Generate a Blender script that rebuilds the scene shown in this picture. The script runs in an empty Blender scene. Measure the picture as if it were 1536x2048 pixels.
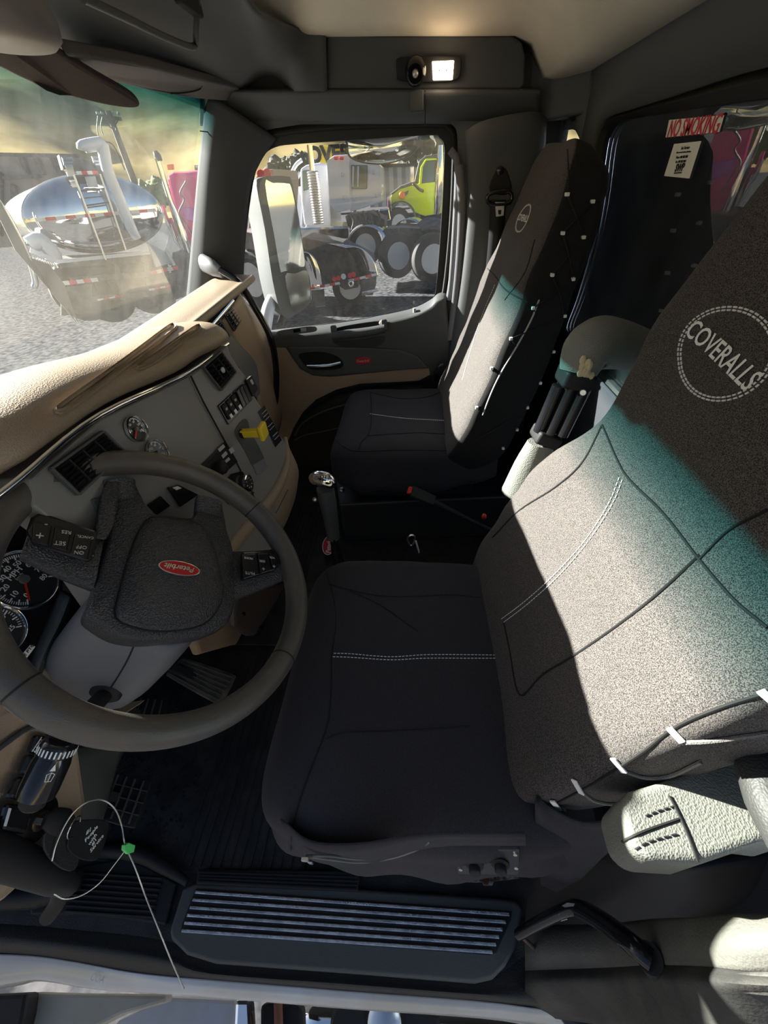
import bpy, bmesh, math, random
from mathutils import Vector, Matrix, noise
from math import sin, cos, pi, radians
random.seed(7)
S = bpy.context.scene
COL = S.collection
V = Vector

# ---------------------------------------------------------------- camera
F = 770.0
PSI, TH, RHO, CZ = radians(7), radians(40.5), radians(5.2), 1.3
_h = V((-sin(PSI), cos(PSI), 0)); _r0 = V((cos(PSI), sin(PSI), 0)); _z = V((0, 0, 1))
FW = _h*cos(TH) - _z*sin(TH); _u0 = _h*sin(TH) + _z*cos(TH)
RT = _r0*cos(RHO) - _u0*sin(RHO); UP = _u0*cos(RHO) + _r0*sin(RHO)
CAM = V((0, 0, CZ))
def at(px, py, x=None, y=None, z=None):
    v = FW + RT*((px-768)/F) + UP*((1024-py)/F)
    t = (x-CAM.x)/v.x if x is not None else (y-CAM.y)/v.y if y is not None else (z-CAM.z)/v.z
    return CAM + v*t
def on(px, py, p0, n):
    v = FW + RT*((px-768)/F) + UP*((1024-py)/F)
    return CAM + v*((V(p0)-CAM).dot(V(n))/v.dot(V(n)))
cd = bpy.data.cameras.new('camera'); cam = bpy.data.objects.new('camera', cd); COL.objects.link(cam)
m = Matrix.Identity(4)
for i in range(3):
    m[i][0] = RT[i]; m[i][1] = UP[i]; m[i][2] = -FW[i]; m[i][3] = CAM[i]
cam.matrix_world = m
cd.sensor_fit = 'HORIZONTAL'; cd.sensor_width = 36; cd.lens = 36*F/1536; cd.clip_start = .02; cd.clip_end = 3000
S.camera = cam
# ---------------------------------------------------------------- sky, sun, exposure
W = bpy.data.worlds.new('sky'); S.world = W; W.use_nodes = True
nt = W.node_tree; bg = nt.nodes['Background']
sky = nt.nodes.new('ShaderNodeTexSky'); sky.sky_type = 'NISHITA'; sky.sun_disc = False
sky.sun_elevation = radians(27); sky.sun_rotation = radians(-70); sky.altitude = 300; sky.dust_density = 2.0
nt.links.new(sky.outputs[0], bg.inputs[0]); bg.inputs[1].default_value = .12
sl = bpy.data.lights.new('sun', 'SUN'); sl.energy = 26; sl.angle = radians(.6); sl.color = (1, .95, .88)
sun = bpy.data.objects.new('sun', sl); COL.objects.link(sun)
SUND = V((-1, .32, .49)).normalized()
sun.rotation_euler = SUND.to_track_quat('Z', 'Y').to_euler(); sun.location = (-6, 4, 8)
S.view_settings.view_transform = 'Standard'; S.view_settings.look = 'None'; S.view_settings.gamma = 1
S.view_settings.use_curve_mapping = False; S.view_settings.exposure = .45

# ---------------------------------------------------------------- materials
def sock(n, k, v):
    if k in n.inputs: n.inputs[k].default_value = v
def mat(name, col, rough=.5, metal=0, bump=0, bscale=200, col2=None, cscale=30, kind='noise', spec=.5, emit=None, estr=0, sheen=0, coat=0, detail=4, cr=(.4,.6)):
    M = bpy.data.materials.new(name); M.use_nodes = True; t = M.node_tree; N = t.nodes; L = t.links
    b = N['Principled BSDF']
    c = tuple(col)+(1,)
    sock(b, 'Base Color', c); sock(b, 'Roughness', rough); sock(b, 'Metallic', metal); sock(b, 'Specular IOR Level', spec)
    sock(b, 'Sheen Weight', sheen); sock(b, 'Coat Weight', coat)
    if emit: sock(b, 'Emission Color', tuple(emit)+(1,)); sock(b, 'Emission Strength', estr)
    tc = N.new('ShaderNodeTexCoord')
    if col2:
        n = N.new('ShaderNodeTexNoise'); n.inputs['Scale'].default_value = cscale; n.inputs['Detail'].default_value = detail
        L.new(tc.outputs['Object'], n.inputs['Vector'])
        r = N.new('ShaderNodeValToRGB'); r.color_ramp.elements[0].position = cr[0]; r.color_ramp.elements[1].position = cr[1]
        r.color_ramp.elements[0].color = c; r.color_ramp.elements[1].color = tuple(col2)+(1,)
        L.new(n.outputs['Fac'], r.inputs[0]); L.new(r.outputs[0], b.inputs['Base Color'])
    if bump:
        if kind == 'voronoi':
            n = N.new('ShaderNodeTexVoronoi'); n.inputs['Scale'].default_value = bscale; out = n.outputs['Distance']
        else:
            n = N.new('ShaderNodeTexNoise'); n.inputs['Scale'].default_value = bscale; n.inputs['Detail'].default_value = 3; out = n.outputs['Fac']
        L.new(tc.outputs['Object'], n.inputs['Vector'])
        bp = N.new('ShaderNodeBump'); bp.inputs['Strength'].default_value = bump; bp.inputs['Distance'].default_value = .002
        L.new(out, bp.inputs['Height']); L.new(bp.outputs[0], b.inputs['Normal'])
    return M
def glass_mat(name, tint=(.93,.97,.96), refl=.06, dust=.0, band=None, dustcol=(.8,.8,.76), blend=.12):
    M = bpy.data.materials.new(name); M.use_nodes = True; t = M.node_tree; N = t.nodes; L = t.links
    N.remove(N['Principled BSDF']); out = N['Material Output']
    tr = N.new('ShaderNodeBsdfTransparent'); tr.inputs[0].default_value = tuple(tint)+(1,)
    gl = N.new('ShaderNodeBsdfGlossy'); gl.inputs['Roughness'].default_value = .0
    lw = N.new('ShaderNodeLayerWeight'); lw.inputs['Blend'].default_value = blend
    mr = N.new('ShaderNodeMapRange'); mr.inputs['To Min'].default_value = refl*.5; mr.inputs['To Max'].default_value = min(1, refl*5)
    L.new(lw.outputs['Fresnel'], mr.inputs['Value'])
    mx = N.new('ShaderNodeMixShader'); L.new(mr.outputs[0], mx.inputs[0]); L.new(tr.outputs[0], mx.inputs[1]); L.new(gl.outputs[0], mx.inputs[2])
    tc = N.new('ShaderNodeTexCoord')
    if band:
        sx = N.new('ShaderNodeSeparateXYZ'); L.new(tc.outputs['Object'], sx.inputs[0])
        m2 = N.new('ShaderNodeMapRange'); m2.inputs['From Min'].default_value = band[0]; m2.inputs['From Max'].default_value = band[1]
        L.new(sx.outputs['Z'], m2.inputs['Value'])
        cm = N.new('ShaderNodeMixRGB'); cm.inputs[1].default_value = tuple(tint)+(1,); cm.inputs[2].default_value = (.05,.27,.28,1)
        L.new(m2.outputs[0], cm.inputs[0]); L.new(cm.outputs[0], tr.inputs[0])
    last = mx
    if dust:
        df = N.new('ShaderNodeBsdfTranslucent'); df.inputs[0].default_value = tuple(dustcol)+(1,)
        n = N.new('ShaderNodeTexNoise'); n.inputs['Scale'].default_value = 5; n.inputs['Detail'].default_value = 9; n.inputs['Roughness'].default_value = .75
        mp = N.new('ShaderNodeMapping'); mp.inputs['Scale'].default_value = (1, 2.5, .5)
        L.new(tc.outputs['Object'], mp.inputs[0]); L.new(mp.outputs[0], n.inputs['Vector'])
        m3 = N.new('ShaderNodeMapRange'); m3.inputs['From Min'].default_value = .3; m3.inputs['From Max'].default_value = .75
        m3.inputs['To Min'].default_value = dust*.35; m3.inputs['To Max'].default_value = dust*1.8
        L.new(n.outputs['Fac'], m3.inputs['Value'])
        m4 = N.new('ShaderNodeMixShader'); L.new(m3.outputs[0], m4.inputs[0]); L.new(mx.outputs[0], m4.inputs[1]); L.new(df.outputs[0], m4.inputs[2]); last = m4
    L.new(last.outputs[0], out.inputs[0])
    return M
def fabric_mat(name, a, b2, scale=700, lo=.38, hi=.62, bump=.5):
    M = mat(name, a, .85, 0, bump, scale, b2, scale, spec=.25, detail=1, cr=(lo, hi)); sock(M.node_tree.nodes['Principled BSDF'], 'Sheen Weight', .04)
    return M
def stripes(M, vec, scale, c1, c2, sharp=(.45,.55)):
    """alternate bands of colour across direction vec (object space)"""
    t = M.node_tree; N = t.nodes; L = t.links; b = N['Principled BSDF']
    tc = N.new('ShaderNodeTexCoord'); d = N.new('ShaderNodeVectorMath'); d.operation = 'DOT_PRODUCT'; d.inputs[1].default_value = vec
    L.new(tc.outputs['Object'], d.inputs[0])
    mu = N.new('ShaderNodeMath'); mu.operation = 'MULTIPLY'; mu.inputs[1].default_value = scale; L.new(d.outputs['Value'], mu.inputs[0])
    fr = N.new('ShaderNodeMath'); fr.operation = 'FRACT'; L.new(mu.outputs[0], fr.inputs[0])
    r = N.new('ShaderNodeValToRGB'); r.color_ramp.elements[0].position = sharp[0]; r.color_ramp.elements[1].position = sharp[1]
    r.color_ramp.elements[0].color = tuple(c1)+(1,); r.color_ramp.elements[1].color = tuple(c2)+(1,)
    L.new(fr.outputs[0], r.inputs[0]); L.new(r.outputs[0], b.inputs['Base Color'])
    return M
M = {}
M['tan'] = mat('tan_leather_plastic', (.27,.205,.145), .42, 0, .35, 420, kind='voronoi')
M['tan2'] = mat('tan_smooth_plastic', (.36,.265,.185), .5, 0, .2, 500, kind='voronoi')
M['grey'] = mat('grey_trim_plastic', (.15,.155,.17), .5, 0, .15, 700)
M['panel'] = mat('satin_grey_panel', (.20,.196,.19), .36, 0, .05, 900)
M['pillar'] = mat('pillar_trim', (.05,.052,.054), .8, 0, .15, 700, spec=.1)
M['dkgrey'] = mat('dark_grey_trim', (.065,.07,.072), .6, 0, .25, 600)
M['hdr'] = mat('header_trim', (.078,.084,.088), .7, 0, .25, 800)
M['black'] = mat('black_plastic', (.014,.014,.016), .6, 0, .15, 500, spec=.3)
M['gloss'] = mat('gloss_black', (.012,.012,.014), .15)
M['rubber'] = mat('black_rubber', (.014,.014,.015), .6, 0, .4, 300)
M['mat'] = mat('floor_rubber', (.012,.012,.014), .55, 0, .6, 160, (.03,.028,.026), 14)
M['carpet'] = mat('floor_vinyl', (.014,.014,.015), .7, 0, .7, 350, (.028,.027,.026), 20)
M['leather'] = mat('wheel_leather', (.07,.069,.066), .32, 0, .25, 900, (.10,.088,.078), 9, kind='voronoi')
M['hub'] = mat('hub_grained_plastic', (.043,.043,.047), .33, 0, .8, 420, kind='voronoi')
M['fab'] = fabric_mat('seat_cover_canvas', (.018,.017,.018), (.120,.106,.100), 850)
M['fab2'] = fabric_mat('seat_cover_twill', (.027,.026,.032), (.044,.042,.050), 800, bump=.3)
M['fab3'] = fabric_mat('cover_side_cloth', (.012,.012,.014), (.02,.02,.023), 700)
M['lthr'] = mat('armrest_vinyl', (.17,.175,.155), .6, 0, .45, 420, kind='voronoi')
M['lthrdk'] = mat('dark_vinyl', (.03,.031,.03), .6, 0, .3, 400, kind='voronoi')
M['cream'] = mat('headliner_cloth', (.62,.56,.44), .95, 0, .3, 600, (.70,.64,.51), 3)
M['chrome'] = mat('chrome', (.85,.85,.86), .08, 1)
M['steel'] = mat('brushed_steel', (.6,.61,.63), .3, 1, .1, 200)
M['alu'] = mat('aluminium_tread', (.62,.64,.68), .35, 1, .5, 300, (.4,.42,.46), 40)
M['white'] = mat('white_print', (.85,.85,.85), .6)
M['thread'] = mat('white_thread', (.75,.75,.74), .8)
M['tab'] = mat('elastic_tab', (.85,.84,.82), .8)
M['lightgrey'] = mat('print_grey', (.45,.45,.45), .6)
M['red'] = mat('emblem_red', (.5,.012,.02), .25, coat=.5)
M['redp'] = mat('red_plastic', (.6,.03,.02), .4)
M['yellow'] = mat('yellow_plastic', (.85,.62,.03), .4)
M['blue'] = mat('blue_plastic', (.02,.16,.6), .3)
M['green'] = mat('green_seal', (.12,.75,.2), .4)
M['signred'] = mat('sign_red', (.65,.02,.04), .6)
M['paper'] = mat('sticker_paper', (.82,.80,.72), .7)
M['body'] = mat('white_body_paint', (.50,.51,.54), .35, 0, .05, 30, (.42,.41,.39), 5, coat=.4)
M['lampglass'] = mat('lamp_lens', (1,.85,.65), .3, emit=(1,.72,.45), estr=9)
M['wire'] = mat('steel_wire', (.62,.60,.55), .4, .7)
M['hole'] = mat('dark_opening', (.004,.004,.004), .8)
M['gface'] = mat('gauge_face', (.025,.027,.027), .4)
M['gface2'] = mat('gauge_face_light', (.12,.12,.11), .3)
M['rust'] = mat('rusty_steel', (.45,.44,.42), .5, .6, .5, 80, (.12,.06,.03), 60)
M['navy'] = mat('navy_metal', (.022,.026,.036), .4, .1)

# ---------------------------------------------------------------- helpers
def worg(o):
    p = V((0,0,0))
    while o is not None: p = p + o.location; o = o.parent
    return p
def tag(o, label=None, cat=None, group=None, kind=None):
    if label: o['label'] = label
    if cat: o['category'] = cat
    if group: o['group'] = group
    if kind: o['kind'] = kind
    return o
def empty(name, loc, label, cat, group=None, kind=None):
    o = bpy.data.objects.new(name, None); COL.objects.link(o); o.location = V(loc); o.empty_display_size = .05
    return tag(o, label, cat, group, kind)
def crom(P, n, closed=False):
    """Catmull-Rom resample of a list of Vectors, n samples per span"""
    P = [V(p) for p in P]; k = len(P); out = []
    if k < 3 and not closed:
        return [P[0].lerp(P[-1], i/n) for i in range(n+1)]
    spans = k if closed else k-1
    for i in range(spans):
        if closed: a, b, c, d = P[(i-1)%k], P[i], P[(i+1)%k], P[(i+2)%k]
        else:
            b, c = P[i], P[i+1]; a = P[i-1] if i else b*2-c; d = P[i+2] if i+2 < k else c*2-b
        for j in range(n):
            t = j/n
            out.append(.5*((2*b)+(c-a)*t+(2*a-5*b+4*c-d)*t*t+(3*b-a-3*c+d)*t**3))
    if not closed: out.append(P[-1].copy())
    return out
def frame(n):
    n = V(n).normalized(); a = V((0,0,1)) if abs(n.z) < .9 else V((1,0,0))
    u = a.cross(n).normalized(); return u, n.cross(u), n
class MB:
    def __init__(s): s.b = bmesh.new()
    def quadgrid(s, G, cu=False, cv=False, caps=False):
        R = [[s.b.verts.new(p) for p in row] for row in G]; nr = len(R); nc = len(R[0])
        for i in range(nr if cv else nr-1):
            for j in range(nc if cu else nc-1):
                a, b, c, d = R[i][j], R[i][(j+1)%nc], R[(i+1)%nr][(j+1)%nc], R[(i+1)%nr][j]
                try: s.b.faces.new((a, b, c, d))
                except Exception: pass
        if caps:
            s.b.faces.new(R[0][::-1]); s.b.faces.new(R[-1])
        return s
    def surf(s, rows, nu=4, nv=4, cu=False, cv=False, thick=None):
        A = [crom(r, nu, cu) for r in rows]
        cols = [crom([A[i][j] for i in range(len(A))], nv, cv) for j in range(len(A[0]))]
        G = [[cols[j][i] for j in range(len(cols))] for i in range(len(cols[0]))]
        return s.quadgrid(G, cu, cv)
    def tube(s, path, r, seg=10, n=1, closed=False, flat=None, up=None):
        P = crom(path, n, closed) if n > 1 else [V(p) for p in path]
        k = len(P); rr = r if isinstance(r, (list, tuple)) else [r]*len(path)
        def rad(i):
            f = i/(max(1, k-1))*(len(rr)-1); a = int(f); b = min(a+1, len(rr)-1); return rr[a]+(rr[b]-rr[a])*(f-a)
        G = []; pu = V(up) if up else None
        for i in range(k):
            t = (P[(i+1)%k]-P[i-1]) if closed else (P[min(i+1,k-1)]-P[max(i-1,0)])
            t.normalize()
            if pu is None: pu = frame(t)[0]
            u = pu - t*pu.dot(t)
            if u.length < 1e-6: u = frame(t)[0]
            u.normalize(); w = t.cross(u); pu = u
            ri = rad(i); f = flat or 1
            G.append([P[i]+u*(cos(2*pi*j/seg)*ri*f)+w*(sin(2*pi*j/seg)*ri) for j in range(seg)])
        return s.quadgrid(G, cu=True, cv=closed, caps=not closed)
    def cyl(s, a, b, r, r2=None, seg=20):
        return s.tube([V(a), V(b)], [r, r if r2 is None else r2], seg)
    def lathe(s, o, ax, prof, seg=28, ref=None, cap=True):
        u, w, n = frame(ax); o = V(o)
        if ref: u = (V(ref)-n*V(ref).dot(n)).normalized(); w = n.cross(u)
        G = [[o+n*h+(u*cos(2*pi*j/seg)+w*sin(2*pi*j/seg))*max(r, 1e-5) for j in range(seg)] for r, h in prof]
        return s.quadgrid(G, cu=True, caps=cap)
    def box(s, c, size, R=None):
        c = V(c); R = R or Matrix.Identity(3); x, y, z = [q/2 for q in size]
        v = [s.b.verts.new(c+R@V((a*x, b*y, d*z))) for a in (-1,1) for b in (-1,1) for d in (-1,1)]
        for f in ((0,1,3,2),(4,6,7,5),(0,4,5,1),(2,3,7,6),(0,2,6,4),(1,5,7,3)): s.b.faces.new([v[i] for i in f])
        return s
    def bar(s, a, b, w, h, up=(0,0,1)):
        a, b = V(a), V(b); t = (b-a); L_ = t.length; t.normalize(); u = V(up)-t*V(up).dot(t)
        u = u.normalized() if u.length > 1e-5 else frame(t)[0]; w_ = u.cross(t)
        R = Matrix((t, w_, u)).transposed(); return s.box((a+b)/2, (L_, w, h), R)
    def prism(s, pts, off):
        pts = [V(p) for p in pts]; off = V(off)
        A = [s.b.verts.new(p) for p in pts]; B = [s.b.verts.new(p+off) for p in pts]; n = len(A)
        s.b.faces.new(A); s.b.faces.new(B[::-1])
        for i in range(n): s.b.faces.new((A[i], B[i], B[(i+1)%n], A[(i+1)%n]))
        return s
    def ball(s, c, r, seg=16, rings=10, sc=(1,1,1)):
        G = []
        for i in range(rings+1):
            a = -pi/2+pi*i/rings
            G.append([V(c)+V((cos(a)*cos(2*pi*j/seg)*r*sc[0], cos(a)*sin(2*pi*j/seg)*r*sc[1], sin(a)*r*sc[2])) for j in range(seg)])
        s.quadgrid(G, cu=True); bmesh.ops.remove_doubles(s.b, verts=s.b.verts, dist=1e-6); return s
    def build(s, name, m, parent=None, smooth=True, bevel=0, sub=0, solid=0, soff=-1, seg=2, ang=35, label=None, cat=None, group=None, kind=None, base=False):
        bmesh.ops.recalc_face_normals(s.b, faces=s.b.faces)
        me = bpy.data.meshes.new(name); s.b.to_mesh(me); s.b.free()
        o = bpy.data.objects.new(name, me); COL.objects.link(o)
        org = V((0,0,0))
        if parent is not None: org = worg(parent); o.parent = parent
        elif kind != 'structure' and len(me.vertices):
            xs = [v.co for v in me.vertices]; lo = [min(c[i] for c in xs) for i in range(3)]; hi = [max(c[i] for c in xs) for i in range(3)]
            org = V(((lo[0]+hi[0])/2, (lo[1]+hi[1])/2, lo[2])); o.location = org
        if org.length > 0: me.transform(Matrix.Translation(-org))
        me.materials.append(m)
        if smooth:
            for p in me.polygons: p.use_smooth = True
        if solid: q = o.modifiers.new('solid', 'SOLIDIFY'); q.thickness = solid; q.offset = soff
        if bevel:
            q = o.modifiers.new('bevel', 'BEVEL'); q.width = bevel; q.segments = seg; q.limit_method = 'ANGLE'; q.angle_limit = radians(ang)
        if sub: q = o.modifiers.new('sub', 'SUBSURF'); q.levels = sub; q.render_levels = sub
        if smooth and not sub:
            try: me.set_sharp_from_angle(angle=radians(50)) if not bevel else None
            except Exception: pass
            if bevel:
                q = o.modifiers.new('wn', 'WEIGHTED_NORMAL'); q.keep_sharp = True
        tag(o, label, cat, group, kind)
        return o
def text(s, size, org, right, up, m, name='lettering', parent=None, ext=.0004, shear=0, sx=1, bold=0, **kw):
    c = bpy.data.curves.new('t', 'FONT'); c.body = s; c.size = size; c.align_x = 'CENTER'; c.align_y = 'CENTER'; c.extrude = ext; c.shear = shear; c.offset = bold; c.resolution_u = 3
    to = bpy.data.objects.new('t', c); COL.objects.link(to)
    dg = bpy.context.evaluated_depsgraph_get(); dg.update()
    me = bpy.data.meshes.new_from_object(to.evaluated_get(dg)); bpy.data.objects.remove(to); bpy.data.curves.remove(c)
    r = V(right).normalized(); u = V(up); u = (u-r*u.dot(r)).normalized(); n = r.cross(u)
    mm = Matrix.Identity(4)
    po = worg(parent) if parent else V((0,0,0))
    for i in range(3): mm[i][0] = r[i]*sx; mm[i][1] = u[i]; mm[i][2] = n[i]; mm[i][3] = org[i]-po[i]
    me.transform(mm); me.materials.clear(); me.materials.append(m)
    o = bpy.data.objects.new(name, me); COL.objects.link(o); o.parent = parent
    return tag(o, **kw)
def textpx(s, size, a, b, planef, m, lift=.001, upflip=1, **k):
    """lettering whose baseline runs from pixel a to pixel b on the plane given by planef"""
    A, B = planef(*a), planef(*b); r = (B-A).normalized(); c = (A+B)/2
    n = (planef(a[0]+5, a[1])-A).cross(planef(a[0], a[1]-5)-A).normalized()
    if n.dot(CAM-c) < 0: n = -n
    return text(s, size, c+n*lift, r, n.cross(r)*upflip, m, **k)
def dup(o, off=(0,0,0), rz=0, parent=None, **kw):
    c = o.copy(); COL.objects.link(c)
    if parent is not None: c.parent = parent
    else: c.location = o.location+V(off); c.rotation_euler.z += rz
    for ch in list(o.children): dup(ch, parent=c)
    return tag(c, **kw)
def sstep(t): t = max(0, min(1, t)); return t*t*(3-2*t)
def resample(P, n, closed=True):
    P = [V(p) for p in P]; Q = P+[P[0]] if closed else P; L_ = [0]
    for a, b in zip(Q, Q[1:]): L_.append(L_[-1]+(b-a).length)
    out = []; T = L_[-1]
    for i in range(n):
        d = T*i/(n if closed else n-1); j = 0
        while j < len(L_)-2 and L_[j+1] < d: j += 1
        f = (d-L_[j])/max(1e-9, L_[j+1]-L_[j]); out.append(Q[j].lerp(Q[j+1], min(1, f)))
    return out
# ================================================================ CAB SHELL
YD, XR = 2.04, .57
def Y(y): return lambda px, py: at(px, py, y=y)
def X(x): return lambda px, py: at(px, py, x=x)
def Zp(z): return lambda px, py: at(px, py, z=z)
def pxs(f, L_): return [f(*p) for p in L_]
def ring_to_poly(inner, outer, c):
    """for every inner point, the point where the ray from c leaves polygon outer (all in the same plane)"""
    out = []
    for p in inner:
        d = (p-c).normalized(); best = None
        for a, b in zip(outer, outer[1:]+outer[:1]):
            e = b-a; n = d.cross(e); den = n.length_squared
            if den < 1e-12: continue
            t = (a-c).cross(e).dot(n)/den; s_ = (a-c).cross(d).dot(n)/den
            if t > 0 and -1e-6 <= s_ <= 1+1e-6 and (best is None or t < best): best = t
        out.append(c+d*best)
    return out
# floor
mb = MB(); mb.box((-.28, 1.02, -.02), (1.85, 2.1, .04)); mb.build('floor', M['carpet'], kind='structure')
mb = MB(); mb.prism([V((-1.14, 0, 0)), V((-1.14, 2.1, 0)), V((-1.14, 2.1, .9)), V((-1.14, 0, .9))], (-.03, 0, 0)); mb.build('wall_front', M['black'], kind='structure')
# passenger side wall with window hole
Wc = [(479,650),(484,560),(494,440),(508,350),(524,312),(550,292),(600,285),(740,276),(862,268),(880,274),(890,292),(889,350),(883,460),(874,570),(866,598),(845,614),(800,627),(700,642),(600,656),(500,668)]
Wi = crom(pxs(Y(2.075), Wc), 4, True)
Wc2 = crom([V((p.x, 2.045, p.z)) for p in pxs(Y(2.045), Wc)], 4, True)
cw = sum(Wc2, V())/len(Wc2)
def grow(L_, c, d, y): return [V((p.x+(p-c).normalized().x*d, y, p.z+(p-c).normalized().z*d)) for p in L_]
outer = [V((-.725,YD,1.62)), V((.525,YD,1.62)), V((.525,YD,-.02)), V((-1.17,YD,-.02)), V((-1.17,YD,.82))]
g1 = grow(Wc2, cw, .028, 2.045); g1b = grow(Wc2, cw, .034, 2.025); g2 = grow(Wc2, cw, .05, YD-.012)
for p in g2: pass
o1 = ring_to_poly([V((p.x, YD, p.z)) for p in g2], outer, V((cw.x, YD, cw.z)))
mb = MB(); mid = [a.lerp(b, .25) for a, b in zip([V((p.x,YD-.012,p.z)) for p in g2], [V((p.x,YD-.012,p.z)) for p in o1])]
mb.quadgrid([g2, mid, o1], cu=True); mb.build('wall_right', M['hdr'], kind='structure', solid=.02)
mb = MB(); mb.quadgrid([Wi, Wc2, g1, g1b, g2], cu=True); mb.build('trim_1', M['rubber'], kind='structure', solid=.004)
mb = MB(); mb.prism([V((p.x, 2.072, p.z)) for p in grow(Wi, cw, .01, 2.07)], (0, .006, 0))
M['sideglass'] = glass_mat('side_window_glass', (.97,.985,.98), .05, .008)
mb.build('window_2', M['sideglass'], kind='structure', smooth=False)
# light grey window frame strip beside the B pillar
mb = MB(); mb.tube(pxs(Y(2.0), [(900,300),(915,330),(912,430),(903,560),(897,600)]), .013, 8, 3, flat=.8); mb.build('trim_2', M['grey'], kind='structure')
# B pillar cover, behind the door edge, with vertical facets
mb = MB(); mb.surf([pxs(Y(1.985), [(935,262),(942,400),(925,560),(905,700),(890,900)]), pxs(Y(1.955), [(975,240),(960,400),(945,560),(925,700),(905,900)]), pxs(Y(1.96), [(1060,225),(1050,400),(1030,560),(1010,700),(990,900)]), pxs(Y(1.99), [(1085,240),(1075,400),(1060,560),(1040,700),(1010,900)])], 4, 4)
mb.build('trim_3', M['hdr'], kind='structure', solid=.02)
mb = MB(); mb.tube(pxs(Y(1.975), [(918,330),(924,420),(915,560),(900,680)]), .016, 8, 3, flat=.6); mb.build('trim_4', M['grey'], kind='structure')
# rear wall with window
Rc = [(1230,246),(1212,270),(1203,310),(1195,380),(1184,450),(1168,520),(1145,600),(1127,650),(1130,668),(1152,690)]
Rw = [at(*p, x=XR) for p in Rc]
Rw += [V((XR, 1.1, Rw[-1].z-.005)), V((XR, .5, Rw[-1].z-.005)), V((XR, .42, Rw[-1].z+.03)), V((XR, .38, 1.0)), V((XR, .38, 1.25)), V((XR, .42, 1.345)), V((XR, .5, 1.385)), at(1600,188,x=XR), at(1536,195,x=XR), at(1447,207,x=XR), at(1340,224,x=XR), at(1270,236,x=XR)]
Ri = crom(Rw, 4, True); cr = V((XR, .95, 1.08))
def growx(L_, c, d, x): return [V((x, p.y+(p-c).normalized().y*d, p.z+(p-c).normalized().z*d)) for p in L_]
sw_ = crom([at(*p, x=XR) for p in ((1112,290),(1115,270),(1126,262),(1152,258),(1163,266),(1165,290))], 3, True)
outer = [V((XR,-.02,1.75)), V((XR,1.84,1.75)), V((XR,1.84,-.02)), V((XR,-.02,-.02))]
r1 = growx(Ri, cr, .02, XR-.012); r2 = growx(Ri, cr, .035, XR-.004)
ro = ring_to_poly([V((XR,p.y,p.z)) for p in r2], outer, cr)
mb = MB(); mb.quadgrid([r2, [V((XR-.004,p.y,p.z)).lerp(V((XR-.004,q.y,q.z)), .3) for p, q in zip(r2, ro)], [V((XR,p.y,p.z)) for p in ro]], cu=True)
sc = sum(sw_, V())/len(sw_)
outer2 = [V((XR,1.84,1.75)), V((XR,2.16,1.75)), V((XR,2.16,-.02)), V((XR,1.84,-.02))]
mb.quadgrid([sw_, ring_to_poly(sw_, outer2, sc)], cu=True)
mb.box((.55, 2.15, .86), (.06, .02, 1.76)); mb.box((.525, 2.095, .86), (.01, .11, 1.76))
mb.build('wall_rear', M['hdr'], kind='structure', solid=.03, soff=0)
mb = MB(); mb.quadgrid([[p+V((.015,0,0)) for p in Ri], Ri, r1, r2], cu=True); mb.build('trim_5', M['rubber'], kind='structure', solid=.004)
mb = MB(); s2 = growx(sw_, sc, .012, XR-.012); mb.quadgrid([[p+V((.01,0,0)) for p in sw_], [p+V((-.012,0,0)) for p in sw_], s2, growx(sw_, sc, .02, XR-.001)], cu=True); mb.build('trim_6', M['rubber'], kind='structure', solid=.003)
M['rearglass'] = glass_mat('rear_window_glass', (.80,.84,.88), .24, .02, blend=.25)
mb = MB(); mb.prism([V((XR+.012, p.y, p.z)) for p in growx(Ri, cr, .008, XR)], (.006, 0, 0)); mb.build('window_3', M['rearglass'], kind='structure', smooth=False)
mb = MB(); mb.prism([V((XR+.012, p.y, p.z)) for p in growx(sw_, sc, .006, XR)], (.006, 0, 0)); mb.build('window_4', M['sideglass'], kind='structure', smooth=False)
mb = MB(); mb.box((XR-.014, 1.02, .365), (.012, 2.0, .86)); mb.build('trim_18', mat('added_dark_panel', (.018,.022,.030), .9, 0, .5, 500), kind='structure', bevel=.01)  # panel added to keep the sunlit wall below the window dark
for k_, (z0_, z1_) in enumerate(((1.425, 1.76), (0, 1.335))):
    mb = MB(); mb.prism([V((.36, 2.035, z0_)), V((.46, 1.985, z0_)), V((.565, 1.86, z0_)), V((.575, 2.14, z0_)), V((.36, 2.14, z0_))], (0, 0, z1_-z0_)); mb.build('trim_%d' % (19+k_), M['hdr'], kind='structure', bevel=.01)
# windshield: curved sheet, leaning back towards the roof
def wsx(y, f, b=.06):   # f 0 bottom .. 1 top
    return (-1.11-b*(1-((y-1)/1.05)**2))*(1-f)+(-.75-b*(1-((y-1)/1.05)**2))*f
WB, WT = .90, 1.56
rows = []
for i in range(25):
    y = -.02+2.04*i/24; rows.append([V((wsx(y, f), y, WB+(WT-WB)*f)) for f in (-.06, .25, .5, .75, 1.06)])
M['ws'] = glass_mat('windshield_glass', (.96,.985,.97), .05, .010, band=(1.44, 1.56))
mb = MB(); mb.quadgrid(rows); mb.build('window_1', M['ws'], kind='structure', solid=.006)
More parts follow.
